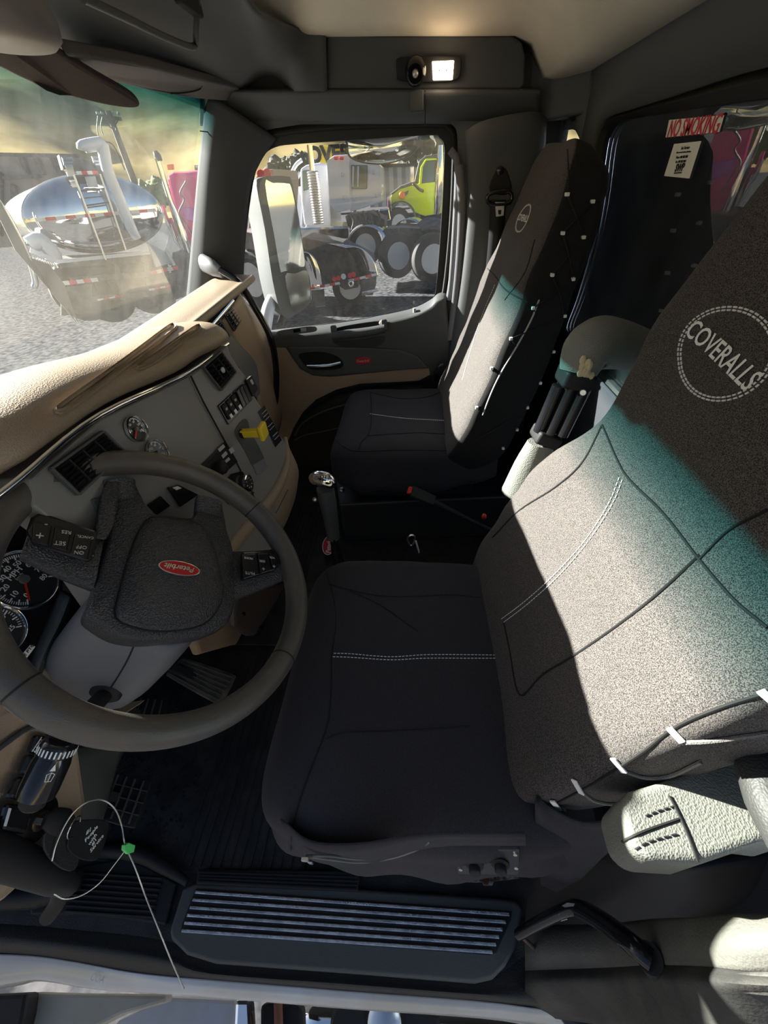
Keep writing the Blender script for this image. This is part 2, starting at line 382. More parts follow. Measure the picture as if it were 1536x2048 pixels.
# A pillar (passenger side): from header down to the dash, with the dotted black glass edge
bot = pxs(Y(2.0), [(376,618),(400,618),(445,640),(482,665)]); top = pxs(Y(2.0), [(420,208),(440,215),(500,285),(560,285)])
mb = MB()
L0 = [at(376,640,y=1.99), at(390,500,y=1.99), at(405,350,y=1.99), at(418,240,y=1.99), at(420,205,y=1.99)]
L1 = [at(405,640,y=1.95), at(414,500,y=1.95), at(424,350,y=1.95), at(436,262,y=1.95), at(445,205,y=1.95)]
L2 = [at(445,650,y=1.96), at(448,500,y=1.96), at(458,350,y=1.96), at(480,290,y=1.96), at(500,240,y=1.96)]
L3 = [at(478,665,y=2.03), at(484,500,y=2.03), at(494,380,y=2.03), at(515,318,y=2.03), at(548,270,y=2.03)]
mb.surf([L0, L1, L2, L3], 5, 4); mb.build('trim_7', M['pillar'], kind='structure', solid=.02)
M['frit'] = mat('black_glass_edge', (.02,.02,.02), .3)
mb = MB(); mb.tube([at(371,640,y=2.0), at(386,500,y=2.0), at(400,350,y=2.0), at(415,240,y=2.0), at(416,205,y=2.0)], .008, 8, 4); mb.build('trim_8', M['frit'], kind='structure')
# cowl strip along the foot of the windshield
mb = MB(); rows = []
for i in range(13):
    y = -.02+2.0*i/12; x = wsx(y, 0); rows.append([V((x-.0, y, .885)), V((x+.02, y, .915)), V((x+.08, y, .905)), V((x+.13, y, .90))])
mb.surf(rows, 2, 2); mb.build('trim_9', M['dkgrey'], kind='structure', solid=.02)
# side panel above the door, with the courtesy lamp; seam in front
pan = [(652,68),(850,67),(1025,69),(1045,84),(1051,110),(1050,170),(1040,179),(850,179),(652,179)]
mb = MB(); P_ = pxs(Y(1.965), pan); mb.prism(P_, (0, .07, 0)); mb.build('trim_10', M['dkgrey'], kind='structure', bevel=.012, seg=3)
# header roll below it, above the door window
mb = MB(); rows = []
for px_ in (400,470,560,650,760,850,950,1030,1080):
    rows.append([at(px_,176,y=1.99), at(px_,182,y=1.955), at(px_,205,y=1.965), at(px_,232,y=1.99), at(px_,252,y=2.03)])
mb.surf(rows, 4, 4); mb.build('trim_11', M['hdr'], kind='structure', solid=.02)
# front part of the side panel curving over the windshield + front overhead console
def cz(px, py, x): return at(px, py, x=x)
rows = [
 [at(652,68,y=1.965), at(652,110,y=1.955), at(652,150,y=1.955), at(652,179,y=1.97)],
 [at(600,57,y=1.94), at(600,105,y=1.93), at(600,150,y=1.93), at(600,180,y=1.95)],
 [at(545,30,x=-.40), at(545,90,x=-.44), at(545,140,x=-.50), at(545,180,x=-.56)],
 [at(505,0,x=-.40), at(500,50,x=-.46), at(490,115,x=-.54), at(495,178,x=-.62)],
 [at(470,-70,x=-.40), at(430,10,x=-.48), at(410,95,x=-.56), at(440,168,x=-.66)],
 [at(400,-200,x=-.40), at(330,-90,x=-.48), at(280,20,x=-.56), at(330,140,x=-.68)],
 [at(250,-420,x=-.40), at(150,-250,x=-.48), at(80,-80,x=-.56), at(150,110,x=-.70)],
 [at(-100,-800,x=-.40), at(-200,-500,x=-.48), at(-200,-220,x=-.56), at(-100,70,x=-.72)]]
mb = MB(); mb.surf(rows, 5, 5); mb.build('trim_12', M['hdr'], kind='structure', solid=.015)
# headliner
rows = []
nx, ny = 24, 30
for j in range(ny+1):
    y = -.05+2.07*j/ny; r = []
    for i in range(nx+1):
        x = -.72+1.32*i/nx
        r.append(V((x, y, 1.52+(.155-.077*(x+.3)+.0)*sstep((.455-x)/.10)+.14*sstep((1.955-y)/.32)*sstep((.5-x)/.35)*sstep((x+.55)/.3)*sstep((y+.1)/.3)+.004*noise.noise(V((x*3,y*3,0))))))
    rows.append(r)
mb = MB(); mb.quadgrid(rows); mb.build('ceiling', M['cream'], kind='structure', solid=-.02)
# roof skin so no light leaks through
mb = MB(); mb.box((-.08, 1.0, 1.9), (1.4, 2.2, .02)); mb.box((.62, .9, 1.68), (.06, 2.0, .45)); mb.box((.62, 2.0, 1.75), (.06, .25, .3)); mb.box((-.1, 2.08, 1.76), (1.3, .04, .30)); mb.box((-.78, 1.0, 1.745), (.12, 2.2, .33)); mb.box((-.1, -.06, 1.72), (1.4, .04, .38))
mb.build('trim_13', M['body'], kind='structure')
# driver side front pillar and rear pillar, doorway edge
mb = MB(); mb.surf([[V((-1.16,-.05,.80)), V((-.95,-.05,1.2)), V((-.76,-.05,1.6))], [V((-1.16,.03,.80)), V((-.95,.02,1.2)), V((-.76,.02,1.6))], [V((-1.06,.035,.80)), V((-.87,.03,1.2)), V((-.70,.03,1.6))], [V((-1.04,-.05,.80)), V((-.86,-.05,1.2)), V((-.68,-.05,1.6))]], 3, 3, cu=False, cv=True); mb.build('trim_14', M['grey'], kind='structure')
# seam lines of the header
mb = MB(); mb.tube([at(652,68,y=1.962), at(652,179,y=1.962)], .0022, 6); mb.build('trim_15', M['hole'], kind='structure')
mb = MB(); mb.tube(pxs(Y(1.956), [(850,181),(851,210),(850,250)]), .002, 6, 3); mb.tube(pxs(Y(1.945), [(400,262),(440,270),(466,300)]), .0018, 6, 3); mb.build('trim_16', M['hole'], kind='structure')
mb = MB(); mb.box(at(833,203,y=1.96), (.05,.02,.055)); mb.build('trim_17', M['dkgrey'], kind='structure', bevel=.006)

# ---------------------------------------------------------------- passenger door
DY = 1.985
door = empty('door_1', (-.4, DY, 0), None, None, kind='structure')
D = Y(DY)
topedge = [(470,676),(560,664),(640,655),(700,647),(770,635),(825,622),(858,606),(874,592)]
rows = [pxs(Y(2.05), [(p[0]+2,p[1]-6) for p in topedge]), pxs(Y(2.02), [(p[0]+1,p[1]-2) for p in topedge]), pxs(Y(1.99), [(p[0],p[1]+6) for p in topedge]), pxs(Y(1.97), [(p[0],p[1]+22) for p in topedge]), pxs(Y(1.972), [(470,735),(560,725),(640,715),(700,712),(770,708),(825,708),(862,700),(884,690)]),
  pxs(Y(1.98), [(470,800),(560,790),(640,780),(700,775),(770,770),(825,765),(862,757),(884,750)])]
rows = [r+[V((r[-1].x+.035, r[-1].y+.002, r[-1].z+.006)), V((r[-1].x+.05, r[-1].y+.03, r[-1].z))] for r in rows]
mb = MB(); mb.surf(rows, 4, 4); mb.build('door_panel', M['dkgrey'], door, solid=.015)
mb = MB(); mb.box((-.5, 2.01, .37), (1.3, .03, .78)); mb.build('lower_panel', M['black'], door, bevel=.01)
tanp = [(520,693),(572,695),(584,715),(600,738),(625,751),(660,754),(760,744),(845,730),(858,737),(861,750),(838,762),(790,765),(720,768),(672,780),(632,800),(605,826),(585,860),(578,935),(500,935),(500,700)]
mb = MB(); mb.prism(pxs(Y(1.968), tanp), (0,.02,0)); mb.build('tan_insert', M['tan2'], door, smooth=False, bevel=.004, label='tan door insert')
drk = [(574,694),(640,694),(740,696),(800,700),(835,713),(858,737),(800,741),(720,748),(650,753),(625,750),(602,737),(586,716)]
mb = MB(); mb.prism(pxs(Y(1.955), drk), (0,.03,0)); mb.build('spear_insert', M['dkgrey'], door, smooth=False, bevel=.006)
rec = crom(pxs(Y(1.953), [(598,714),(606,706),(640,704),(668,710),(686,724),(680,737),(645,740),(618,737)]), 4, True)
mb = MB(); mb.prism(rec, (0,.004,0)); mb.build('handle_recess', M['hole'], door, smooth=False)
mb = MB(); mb.tube(pxs(Y(1.945), [(614,733),(640,733),(662,731),(682,726)]), [.008,.011,.011,.009], 10, 4, flat=.6); mb.build('door_handle', M['chrome'], door, label='chrome door handle')
def oval(c, r, u, a, b, n=28): return [c+r*(cos(2*pi*i/n)*a)+u*(sin(2*pi*i/n)*b) for i in range(n)]
c = at(726,722,y=1.950); r = (at(740,721,y=1.95)-at(710,723,y=1.95)).normalized(); u = V((0,-1,0)).cross(r)*-1
u = r.cross(V((0,-1,0)))*-1 if r.cross(V((0,-1,0))).z < 0 else r.cross(V((0,-1,0)))
e = MB(); e.prism(oval(c, r, u, .042, .016), (0,.006,0)); eo = e.build('door_emblem', M['red'], door, smooth=False, bevel=.001, label='red oval door emblem')
text('Peterbilt', .018, c+V((0,-.001,0)), r, u, M['lightgrey'], parent=eo, shear=.2)
mb = MB(); mb.tube(pxs(Y(1.925), [(664,672),(700,668),(735,664),(770,657)]), [.019,.021,.021,.019], 12, 3); gb = mb.build('pull_handle', M['dkgrey'], door)
mb = MB(); mb.bar(at(668,662,y=1.925), at(668,662,y=1.98), .03, .05); mb.bar(at(768,650,y=1.925), at(768,650,y=1.98), .03, .05); mb.build('pull_bracket', M['dkgrey'], door, bevel=.008)
rec = crom(pxs(Y(1.965), [(668,682),(715,680),(767,672),(762,690),(735,695),(690,694),(675,690)]), 4, True)
mb = MB(); mb.prism(rec, (0,.004,0)); mb.build('pull_recess', M['navy'], door, smooth=False)
rec = crom(pxs(Y(1.965), [(670,658),(700,650),(762,642),(766,652),(700,662),(672,668)]), 4, True)
mb = MB(); mb.prism(rec, (0,.004,0)); mb.build('grab_slot', M['hole'], door, smooth=False)
sp = crom(pxs(Y(1.975), [(556,662),(590,656),(628,652),(632,662),(600,667),(560,671)]), 4, True)
mb = MB(); mb.prism(sp, (0,-.006,0)); sp_ = mb.build('switch_plate', M['grey'], door, smooth=False, bevel=.002)
mb = MB(); mb.prism(pxs(Y(1.967), [(587,659),(600,657),(601,663),(588,665)]), (0,-.006,0)); mb.build('window_switch', M['gloss'], sp_, smooth=False)
mb = MB(); mb.prism(pxs(Y(1.967), [(602,657),(612,656),(613,662),(603,663)]), (0,-.006,0)); mb.build('window_switch', M['lightgrey'], sp_, smooth=False)
p = at(829,630,y=2.0); mb = MB(); mb.cyl(p, p+V((0,0,.03)), .007); mb.build('lock_knob', M['lightgrey'], door)
# map pocket
pk = [(575,935),(572,890),(588,855),(620,825),(665,797),(720,785),(800,780),(850,775),(850,900),(690,960)]
mb = MB(); mb.prism(pxs(Y(1.93), pk), (0,.07,0)); mb.build('map_pocket', M['black'], door, bevel=.03, seg=4)
mb = MB(); mb.tube(pxs(Y(1.93), [(590,872),(602,850),(635,828),(680,812),(720,803)]), .006, 8, 4); mb.tube(pxs(Y(1.93), [(590,880),(610,870),(650,862),(680,855)]), .004, 8, 4); mb.build('pocket_rib', M['dkgrey'], door)
# chafed edge of the door pad (worn foam)
mb = MB(); mb.ball(at(763,646,y=1.955), .012, sc=(1,.5,.9)); mb.ball(at(769,655,y=1.955), .009, sc=(.6,.5,1.3)); mb.build('worn_foam', mat('yellow_foam', (.55,.45,.28), .9, bump=1, bscale=200), door, label='torn yellowed foam at the pull handle')
# anchor screw on rear door jamb
# ================================================================ SEATS
from mathutils.bvhtree import BVHTree
def bvh(o):
    dg = bpy.context.evaluated_depsgraph_get(); dg.update(); e = o.evaluated_get(dg); me = e.to_mesh(); w = worg(o)
    t = BVHTree.FromPolygons([v.co+w for v in me.vertices], [tuple(p.vertices) for p in me.polygons]); e.to_mesh_clear(); return t
def hit(t, px, py, lift=.0015):
    d = (FW + RT*((px-768)/F) + UP*((1024-py)/F)).normalized()
    h = t.ray_cast(CAM, d)
    if h[0] is None: return None, None
    n = h[1] if h[1].dot(d) < 0 else -h[1]
    return h[0]+n*lift, n
def onsurf(t, L_, n=6, lift=.0012):
    """pixel polyline -> densely sampled points on the surface"""
    P2 = crom([V((a, b, 0)) for a, b in L_], n); out = []
    for p in P2:
        h, _ = hit(t, p.x, p.y, lift)
        if h is not None: out.append(h)
    return out
def seams(t, lines, r, m, name, parent, n=6, lift=.0006, **kw):
    mb = MB(); k = 0
    for L_ in lines:
        P_ = onsurf(t, L_, n, lift)
        # split where the ray jumped to another surface
        seg = [P_[0]] if P_ else []
        for a, b in zip(P_, P_[1:]):
            if (b-a).length > .06:
                if len(seg) > 2: mb.tube(seg, r, 6); k += 1
                seg = []
            seg.append(b)
        if len(seg) > 2: mb.tube(seg, r, 6); k += 1
    return mb.build(name, m, parent, **kw) if k else None
def stitches(t, lines, m, parent, name='stitching', step=.0075, ln=.0048, r=.0008, **kw):
    mb = MB()
    for L_ in lines:
        P_ = onsurf(t, L_, 10, .0012)
        if len(P_) < 3: continue
        T = sum((b-a).length for a, b in zip(P_, P_[1:])); n = max(2, int(T/step)); Q = resample(P_, n*3, False)
        for i in range(0, len(Q)-2, 3):
            if (Q[i+2]-Q[i]).length < .03: mb.tube([Q[i], Q[i+1], Q[i+2]], r, 5)
    return mb.build(name, m, parent, **kw)
def sup(a, e): c, s_ = cos(a), sin(a); return (abs(c)**e*(1 if c >= 0 else -1), abs(s_)**e*(1 if s_ >= 0 else -1))
def backrest(secs, x0, k, seg=64, e=.42, wr=.004, seed=0, face_bulge=.0, side=False):
    """closed cushion; secs = (z, y_left, y_right, thickness)"""
    nrm = V((-1, 0, k)).normalized(); P_ = []
    ctl = [[s_[i] for s_ in secs] for i in range(4)]
    def interp(arr, n):
        return [p.x for p in crom([V((a, 0, 0)) for a in arr], n)]
    Q = list(zip(*[interp(c, 5) for c in ctl])); G = []
    for z, a, b, th in Q:
        c = V((x0+k*(z-.55), (a+b)/2, z)); row = []
        for j in range(seg):
            cx, sy = sup(2*pi*j/seg, e); p = c + V((0, 1, 0))*cx*(b-a)/2 + nrm*(sy*th/2-th/2)
            if sy > .5: p += nrm*(.018*(abs(cx)**2.5) + face_bulge)*min(1, th*8)   # side bolsters stand proud
            w = noise.noise(p*9+V((seed,0,0)))*wr + noise.noise(V((p.x*4, p.y*7+p.z*5, p.z*12+seed)))*wr*1.2
            row.append(p + nrm*w)
        G.append(row)
    mb = MB(); mb.quadgrid(G, cu=True, caps=True)
    if side:
        mb.b.faces.ensure_lookup_table()
        for i, f in enumerate(mb.b.faces):
            if i >= (len(G)-1)*seg or 28 <= i % seg <= 58: f.material_index = 1
    return mb
def cushion(secs, seg=64, e=.4, seed=0, wr=.004, dip=.014):
    ctl = [[s_[i] for s_ in secs] for i in range(5)]
    Q = list(zip(*[[p.x for p in crom([V((a,0,0)) for a in c], 5)] for c in ctl])); G = []
    for x, zt, zb, a, b in Q:
        row = []; cy, cz_ = (a+b)/2, (zt+zb)/2
        for j in range(seg):
            cx, sy = sup(2*pi*j/seg, e); p = V((x, cy+cx*(b-a)/2, cz_+sy*(zt-zb)/2))
            if sy > .3: p.z -= dip*(1-cx*cx)
            if sy < 0: p.y += .01*sin(p.x*40+seed)*abs(sy); p.y += cx*.012
            p.z += noise.noise(V((p.x*5, p.y*6, seed)))*wr*2+noise.noise(V((p.x*14+p.y*10, p.y*3, seed)))*wr
            row.append(p)
        G.append(row)
    mb = MB(); mb.quadgrid(G, cu=True, caps=True); return mb
# ---- driver seat
ds = empty('driver_seat', (.0, .41, .0), 'large near seat in dark charcoal canvas cover beside the steering wheel, sunlit backrest', 'seat')
cu = cushion([(-.315,.43,.36,.24,.62),(-.30,.475,.33,.18,.67),(-.265,.53,.30,.135,.695),(-.20,.56,.30,.115,.71),(-.1,.555,.31,.105,.715),(0,.55,.32,.102,.715),(.1,.545,.34,.105,.71),(.2,.54,.35,.12,.70),(.27,.53,.38,.14,.69)], seed=3).build('seat_cushion', M['fab2'], ds, label='blue-black twill seat cushion')
bk = backrest([(.46,.21,.70,.06),(.50,.185,.73,.10),(.56,.17,.745,.125),(.66,.165,.752,.135),(.76,.165,.745,.135),(.85,.163,.712,.135),(.93,.166,.655,.135),(.99,.18,.632,.13),(1.05,.20,.645,.125),(1.12,.215,.66,.12),(1.2,.225,.66,.115),(1.28,.235,.64,.105),(1.35,.27,.60,.08),(1.385,.32,.55,.04)], .16, .35, seed=1, wr=.005).build('backrest', M['fab'], ds, label='sunlit woven canvas backrest')
tb = bvh(bk); tc_ = bvh(cu)
seams(tc_, [[(648,1115),(655,1150),(668,1200),(672,1250),(664,1310),(662,1380),(655,1450),(625,1530),(600,1600),(585,1660),(582,1700)],
            [(657,1168),(700,1180),(760,1192),(820,1193),(900,1190),(960,1195)], [(652,1478),(690,1465),(780,1462),(900,1455),(940,1452)],
            [(700,1182),(760,1210),(810,1245),(835,1262)]], .0013, M['hole'], 'seam', cu)
stitches(tc_, [[(668,1307),(700,1308),(780,1314),(850,1310),(940,1310),(1020,1311)], [(666,1314),(700,1315),(780,1320),(850,1317),(940,1317),(1020,1317)]], M['thread'], cu, label='double row of white stitching')
seams(tb, [[(1205,850),(1165,925),(1110,975),(1040,1020),(985,1075)], [(1205,850),(1235,920),(1260,960),(1330,1030),(1400,1120),(1470,1200),(1536,1255)],
           [(1008,1245),(1020,1300),(1040,1390),(1085,1350),(1150,1310),(1250,1240),(1330,1175),(1400,1110)],
           [(1085,1620),(1160,1580),(1220,1545),(1290,1500),(1350,1455),(1440,1415),(1536,1385)], [(1210,1665),(1150,1650),(1100,1640)],
           [(1536,1020),(1460,1060),(1400,1118)]], .0017, M['hole'], 'seam', bk)
stitches(tb, [[(1246,960),(1225,1010),(1180,1080),(1120,1150),(1060,1205),(1008,1245)], [(1240,955),(1217,1010),(1172,1080),(1112,1147),(1054,1200),(1004,1238)]], M['thread'], bk, label='double row of white stitching')
# COVERALLS badge
def badge(t, pc, pr, ph, sz, parent, s='COVERALLS', w=.15, hh=.055):
    C0, n = hit(t, *pc); P1, _ = hit(t, *pr); r = (P1-C0); r = (r-n*r.dot(n)).normalized(); u = n.cross(r)
    mb = MB()
    for f in (1.0, .93):
        for i in range(56):
            a0, a1 = 2*pi*i/56, 2*pi*(i+.62)/56
            q = [C0 + r*cos(a)*w/2*f + u*sin(a)*hh/2*f*1.0 for a in (a0, (a0+a1)/2, a1)]
            q2 = []
            for p in q:
                h = t.ray_cast(p+n*.05, -n); q2.append(h[0]+n*.001 if h[0] is not None else p)
            mb.tube(q2, .0009*sz/.024, 5)
    mb.build('badge_outline', M['thread'], parent)
    o = text(s, sz, C0+n*.002, r, u, M['white'], parent=parent, name='badge_lettering', bold=sz*.012, sx=.92)
    # drape the letters on the cloth
    w_ = worg(o)
    for v in o.data.vertices:
        p = v.co+w_; h = t.ray_cast(p+n*.05, -n)
        if h[0] is not None: v.co = h[0]+n*.0012+n*(p-C0).dot(n)*.2-w_
    return C0, n, r, u
C0, n_, r_, u_ = badge(tb, (1442,708), (1500,762), None, .029, bk, w=.152, hh=.092)
text('R', .008, C0+r_*.082+u_*.018+n_*.002, r_, u_, M['white'], parent=bk, name='badge_lettering')
# elastic tabs and cords on the door side of the backrest
for a, b in (((1104,1597),(1118,1614)), ((1150,1557),(1164,1583)), ((1228,1514),(1250,1541)), ((1342,1454),(1368,1482)), ((1522,1378),(1545,1398))):
    A, n1 = hit(tb, *a); B, n2 = hit(tb, *b)
    if A is None or B is None: continue
    mb = MB(); mb.bar(A+n1*.002, B+n1*.002, .008, .003, up=n1); mb.build('elastic_loop', M['tab'], bk, bevel=.001, label='white elastic loop')
M['cord'] = mat('grey_cord', (.2,.19,.18), .8, bump=1, bscale=900)
for L_ in ([(1120,1612),(1140,1622),(1180,1625),(1210,1618)], [(1166,1584),(1190,1600),(1230,1605),(1270,1598),(1310,1580)], [(1252,1541),(1290,1552),(1340,1548),(1400,1520)], [(1370,1482),(1420,1478),(1480,1470),(1536,1462)]): seams(tb, [L_], .0022, M['cord'], 'elastic_cord', bk, lift=.002)
# hanging corner flap of the cover
fl = [[at(1072,1590,y=.175), at(1100,1612,y=.165), at(1160,1640,y=.15), at(1215,1640,y=.145)], [at(1070,1620,y=.16), at(1110,1660,y=.145), at(1165,1680,y=.135), at(1222,1690,y=.13)], [at(1078,1710,y=.14), at(1110,1720,y=.13), at(1150,1730,y=.12), at(1195,1720,y=.12)], [at(1084,1792,y=.12), at(1100,1788,y=.118), at(1130,1772,y=.115), at(1160,1756,y=.115)]]
mb = MB(); mb.surf(fl, 5, 5); mb.build('cover_flap', M['fab2'], ds, solid=.003, label='loose black corner flap of the cover')
# zipper on the near side of the cushion
zl = [(612,1712),(660,1718),(720,1724),(780,1716),(830,1700),(860,1682)]
zp = [at(a, b, y=.098+.00002*(a-612)) for a, b in zl]; zp2 = [at(a, b-6 if 620 < a < 850 else b, y=.099+.00002*(a-612)) for a, b in zl]
sk = [[at(560,1640,y=.13), at(620,1685,y=.108), at(720,1690,y=.104), at(860,1670,y=.104), at(1050,1668,y=.112)], [at(590,1705,y=.115), at(640,1726,y=.100), at(720,1733,y=.098), at(860,1696,y=.10), at(1052,1692,y=.105)]]
mb = MB(); mb.surf(sk, 5, 3); mb.build('cover_skirt', M['fab2'], ds, solid=.003)
mb = MB(); mb.tube(zp, .0022, 6, 6); mb.tube(zp2, .0018, 6, 6); zz = mb.build('zipper', M['gface2'], ds, label='open zipper with grey teeth')
mb = MB(); mb.box(zp[0]+V((0,-.004,0)), (.012,.006,.010)); mb.box(zp[0]+V((.006,-.006,-.014)), (.007,.003,.016)); mb.build('zipper_pull', M['steel'], zz, bevel=.001)
# seat pedestal and air control plate
mb = MB(); mb.box((-.0, .41, .17), (.42, .44, .36)); mb.build('seat_pedestal', M['black'], ds, bevel=.02)
kp = [at(905,1698,y=.118), at(1040,1700,y=.118), at(1038,1752,y=.095), at(915,1750,y=.095)]
mb = MB(); mb.prism(kp, (0,.012,-.002)); cp = mb.build('control_plate', M['navy'], ds, bevel=.003, smooth=False, label='blue-black air control plate with two knobs')
nk = (kp[1]-kp[0]).cross(kp[3]-kp[0]).normalized(); nk = nk if nk.dot(CAM-kp[0]) > 0 else -nk
def onk(px, py): return on(px, py, kp[0], nk)
for a in ((949,1726),(1000,1724)):
    mb = MB(); mb.lathe(onk(*a), nk, [(.014,0),(.014,.004),(.009,.006),(.009,.013),(.007,.015)]); mb.build('control_knob', M['black'], cp)
for a, m_ in (((921,1712),'chrome'),((1030,1706),'steel'),((921,1736),'steel'),((1032,1733),'steel')):
    mb = MB(); mb.lathe(onk(*a), nk, [(.006 if m_=='chrome' else .004,0),(.005 if m_=='chrome' else .003,.003)]); mb.build('screw', M[m_], cp)
rb = pxs(Zp(.05), [(905,1705),(885,1720),(876,1745),(882,1762),(965,1764),(968,1770),(985,1770),(988,1762),(1040,1756),(1045,1750),(1045,1700)])
mb = MB(); mb.prism(rb, (0,0,-.012)); mb.build('slide_bracket', M['rust'], ds, smooth=False, label='rust-spotted steel slide bracket')
# raised (folded) armrest on the passenger side of the driver seat
ya = .775
ar = MB(); ar.tube([at(1045,985,y=ya), at(1065,930,y=ya), at(1082,885,y=ya)], [.052,.042,.030], 16, 3, flat=.75); a1 = ar.build('armrest_sleeve', M['lthr'], ds, label='pale grey vinyl armrest sleeve')
ar = MB(); ar.tube([at(1084,884,y=ya), at(1098,862,y=ya)], [.040,.041], 4, flat=.8, up=(1,.9,0)); ar.build('armrest_collar', M['black'], ds, bevel=.006)
ar = MB()
for k, o in enumerate((-.024, -.002, .020)):
    ar.tube([at(1100,862,y=ya)+V((o,-.01*k,0)), at(1142,770,y=ya)+V((o,-.01*k,0))], .0125, 12)
ar.tube([at(1102,862,y=ya+.02), at(1144,770,y=ya+.02)], .03, 12); ar.build('armrest_post', M['gloss'], ds, label='black ribbed armrest post')
ar = MB(); ar.tube([at(1142,772,y=ya), at(1158,738,y=ya)], [.044,.046], 4, flat=.85, up=(1,.9,0)); c2 = ar.build('armrest_collar', M['black'], ds, bevel=.008)
pp = at(1166,785,y=ya-.05); mb = MB(); mb.lathe(pp, (-.4,-1,.3), [(.006,0),(.005,.003)]); mb.build('screw', M['steel'], ds)
ar = MB(); ar.tube([at(1155,745,y=ya), at(1172,705,y=ya+.01), at(1195,688,y=ya+.03), at(1232,690,y=ya+.05), at(1275,700,y=ya+.06)], [.035,.046,.050,.046,.04], 18, 5); ca = ar.build('armrest_pad', M['lthr'], ds, label='worn grey vinyl armrest pad')
tca = bvh(ca)
mb = MB(); q, _ = hit(tca, 1172, 735); q = q or at(1172,735,y=ya-.05)
random.seed(3)
for i in range(26):
    a, _ = hit(tca, 1158+random.random()*26, 728+random.random()*34-((i%13)), .001)
    if a: mb.ball(a, .0035+random.random()*.003, 7, 5, (1,.6,1.5))
mb.build('torn_foam', mat('torn_foam', (.62,.52,.33), .95, bump=1, bscale=300), ca, label='torn patch of yellowed foam')
# lowered armrest on the door side (bottom right of view)
zA = .735
tp = pxs(Zp(zA), [(1238,1610),(1262,1580),(1330,1560),(1410,1512),(1470,1495),(1560,1500),(1600,1690),(1536,1682),(1400,1728),(1300,1722),(1262,1690)])
mb = MB(); mb.prism(tp, (0,0,-.085)); la = mb.build('armrest_block', M['lthr'], ds, bevel=.018, seg=4, label='pale vinyl block armrest with worn seams')
tl = bvh(la)
seams(tl, [[(1338,1592),(1355,1625),(1375,1670),(1395,1722)], [(1246,1683),(1290,1662),(1358,1638)]], .0015, M['hole'], 'seam', la)
stitches(tl, [[(1290,1632),(1315,1622),(1348,1612)], [(1270,1697),(1300,1682),(1352,1668)]], M['lthrdk'], la)
mb = MB(); mb.tube([at(1490,1500,z=.79), at(1515,1530,z=.80), at(1545,1610,z=.80), at(1590,1700,z=.80)], [.012,.02,.022,.02], 14, 4); mb.build('armrest_hinge_cover', M['lthrdk'], ds)

# ---- passenger seat
ps = empty('passenger_seat', (.0, 1.57, 0), 'far passenger seat in black cover with laced side, in front of the B pillar', 'seat')
cu2 = cushion([(-.37,.46,.40,1.36,1.76),(-.355,.50,.36,1.30,1.81),(-.32,.54,.33,1.26,1.835),(-.25,.555,.31,1.245,1.845),(-.1,.555,.31,1.24,1.845),(0,.55,.31,1.235,1.84),(.12,.545,.32,1.24,1.83),(.3,.53,.36,1.27,1.80)], seed=8).build('seat_cushion', M['fab2'], ps, label='black twill seat cushion')
bk2 = backrest([(.46,1.26,1.88,.14),(.52,1.23,1.90,.20),(.6,1.215,1.905,.22),(.72,1.22,1.91,.215),(.84,1.235,1.925,.205),(.95,1.27,1.94,.195),(1.05,1.315,1.935,.185),(1.13,1.34,1.915,.175),(1.2,1.36,1.90,.165),(1.27,1.38,1.89,.14),(1.32,1.41,1.86,.12),(1.355,1.48,1.79,.06)], .11, .4, seed=5, wr=.006, side=True).build('backrest', M['fab'], ps); bk2.data.materials.append(M['fab3'])
t2 = bvh(bk2); tcu2 = bvh(cu2)
seams(tcu2, [[(738,775),(742,800),(742,850),(735,872),(722,885),(718,902)], [(740,785),(800,797),(850,795),(880,785)], [(735,872),(790,868),(850,866),(930,872)], [(672,880),(690,895),(718,903),(800,900),(930,902)]], .0016, M['hole'], 'seam', cu2)
stitches(tcu2, [[(740,828),(800,836),(860,840),(925,843)]], M['thread'], cu2, label='white stitching across the cushion', r=.0014)
seams(t2, [[(975,537),(990,552),(1012,580),(1055,605)], [(1070,480),(1050,545),(1010,600)], [(1135,300),(1138,360),(1135,395)]], .002, M['hole'], 'seam', bk2)
stitches(t2, [[(990,570),(965,630),(945,690),(925,760)]], M['thread'], bk2, label='white stitching down the backrest', r=.0012)
seams(t2, [[(1078,600),(1062,640),(1035,690),(1005,740),(985,780),(965,830)]], .003, M['lightgrey'], 'piping', bk2, label='pale grey piping')
badge(t2, (1047,437), (1062,440), None, .026, bk2, w=.128, hh=.078)
# black laced side panel: lies over the inboard side of the backrest
secs = [((1096,455),(1196,405)), ((1108,550),(1180,520)), ((1075,625),(1158,600)), ((1035,700),(1135,680)), ((1000,770),(1105,770)), ((965,840),(1075,850)), ((940,900),(1040,915))]
random.seed(11)
lft = [(1134,390),(1124,467),(1103,550),(1065,617),(1022,678),(985,737),(955,815)]
rgt = [(1183,404),(1165,475),(1144,558),(1127,632),(1104,703),(1078,765),(1053,814)]
bot = [(1032,858),(1005,895)]
cords = []
for i in range(6):
    cords.append([lft[i], rgt[min(i+1,6)]]); cords.append([rgt[i], lft[min(i+1,6)]])
cords += [[(955,815),(1032,858)], [(1053,814),(950,880)], [(985,737),(1032,858)]]
mb = MB(); 
for a, b in cords:
    A, n1 = hit(t2, *a, .003); B, n2 = hit(t2, *b, .003)
    if A is None or B is None: continue
    mb.tube([A, (A+B)/2+(n1+n2)*.004, B], .0024, 6, 4)
mb.build('lacing', M['black'], bk2, label='black criss-cross elastic lacing')
for i, a in enumerate(lft+rgt+bot):
    A, n1 = hit(t2, *a, .003)
    if A is None: continue
    mb = MB(); s_ = .018 if a[1] < 560 else .010
    mb.box(A+n1*.002, (.009, s_, .008)); mb.build('lace_tab', M['tab'], bk2, bevel=.001, label='pale lace tab')
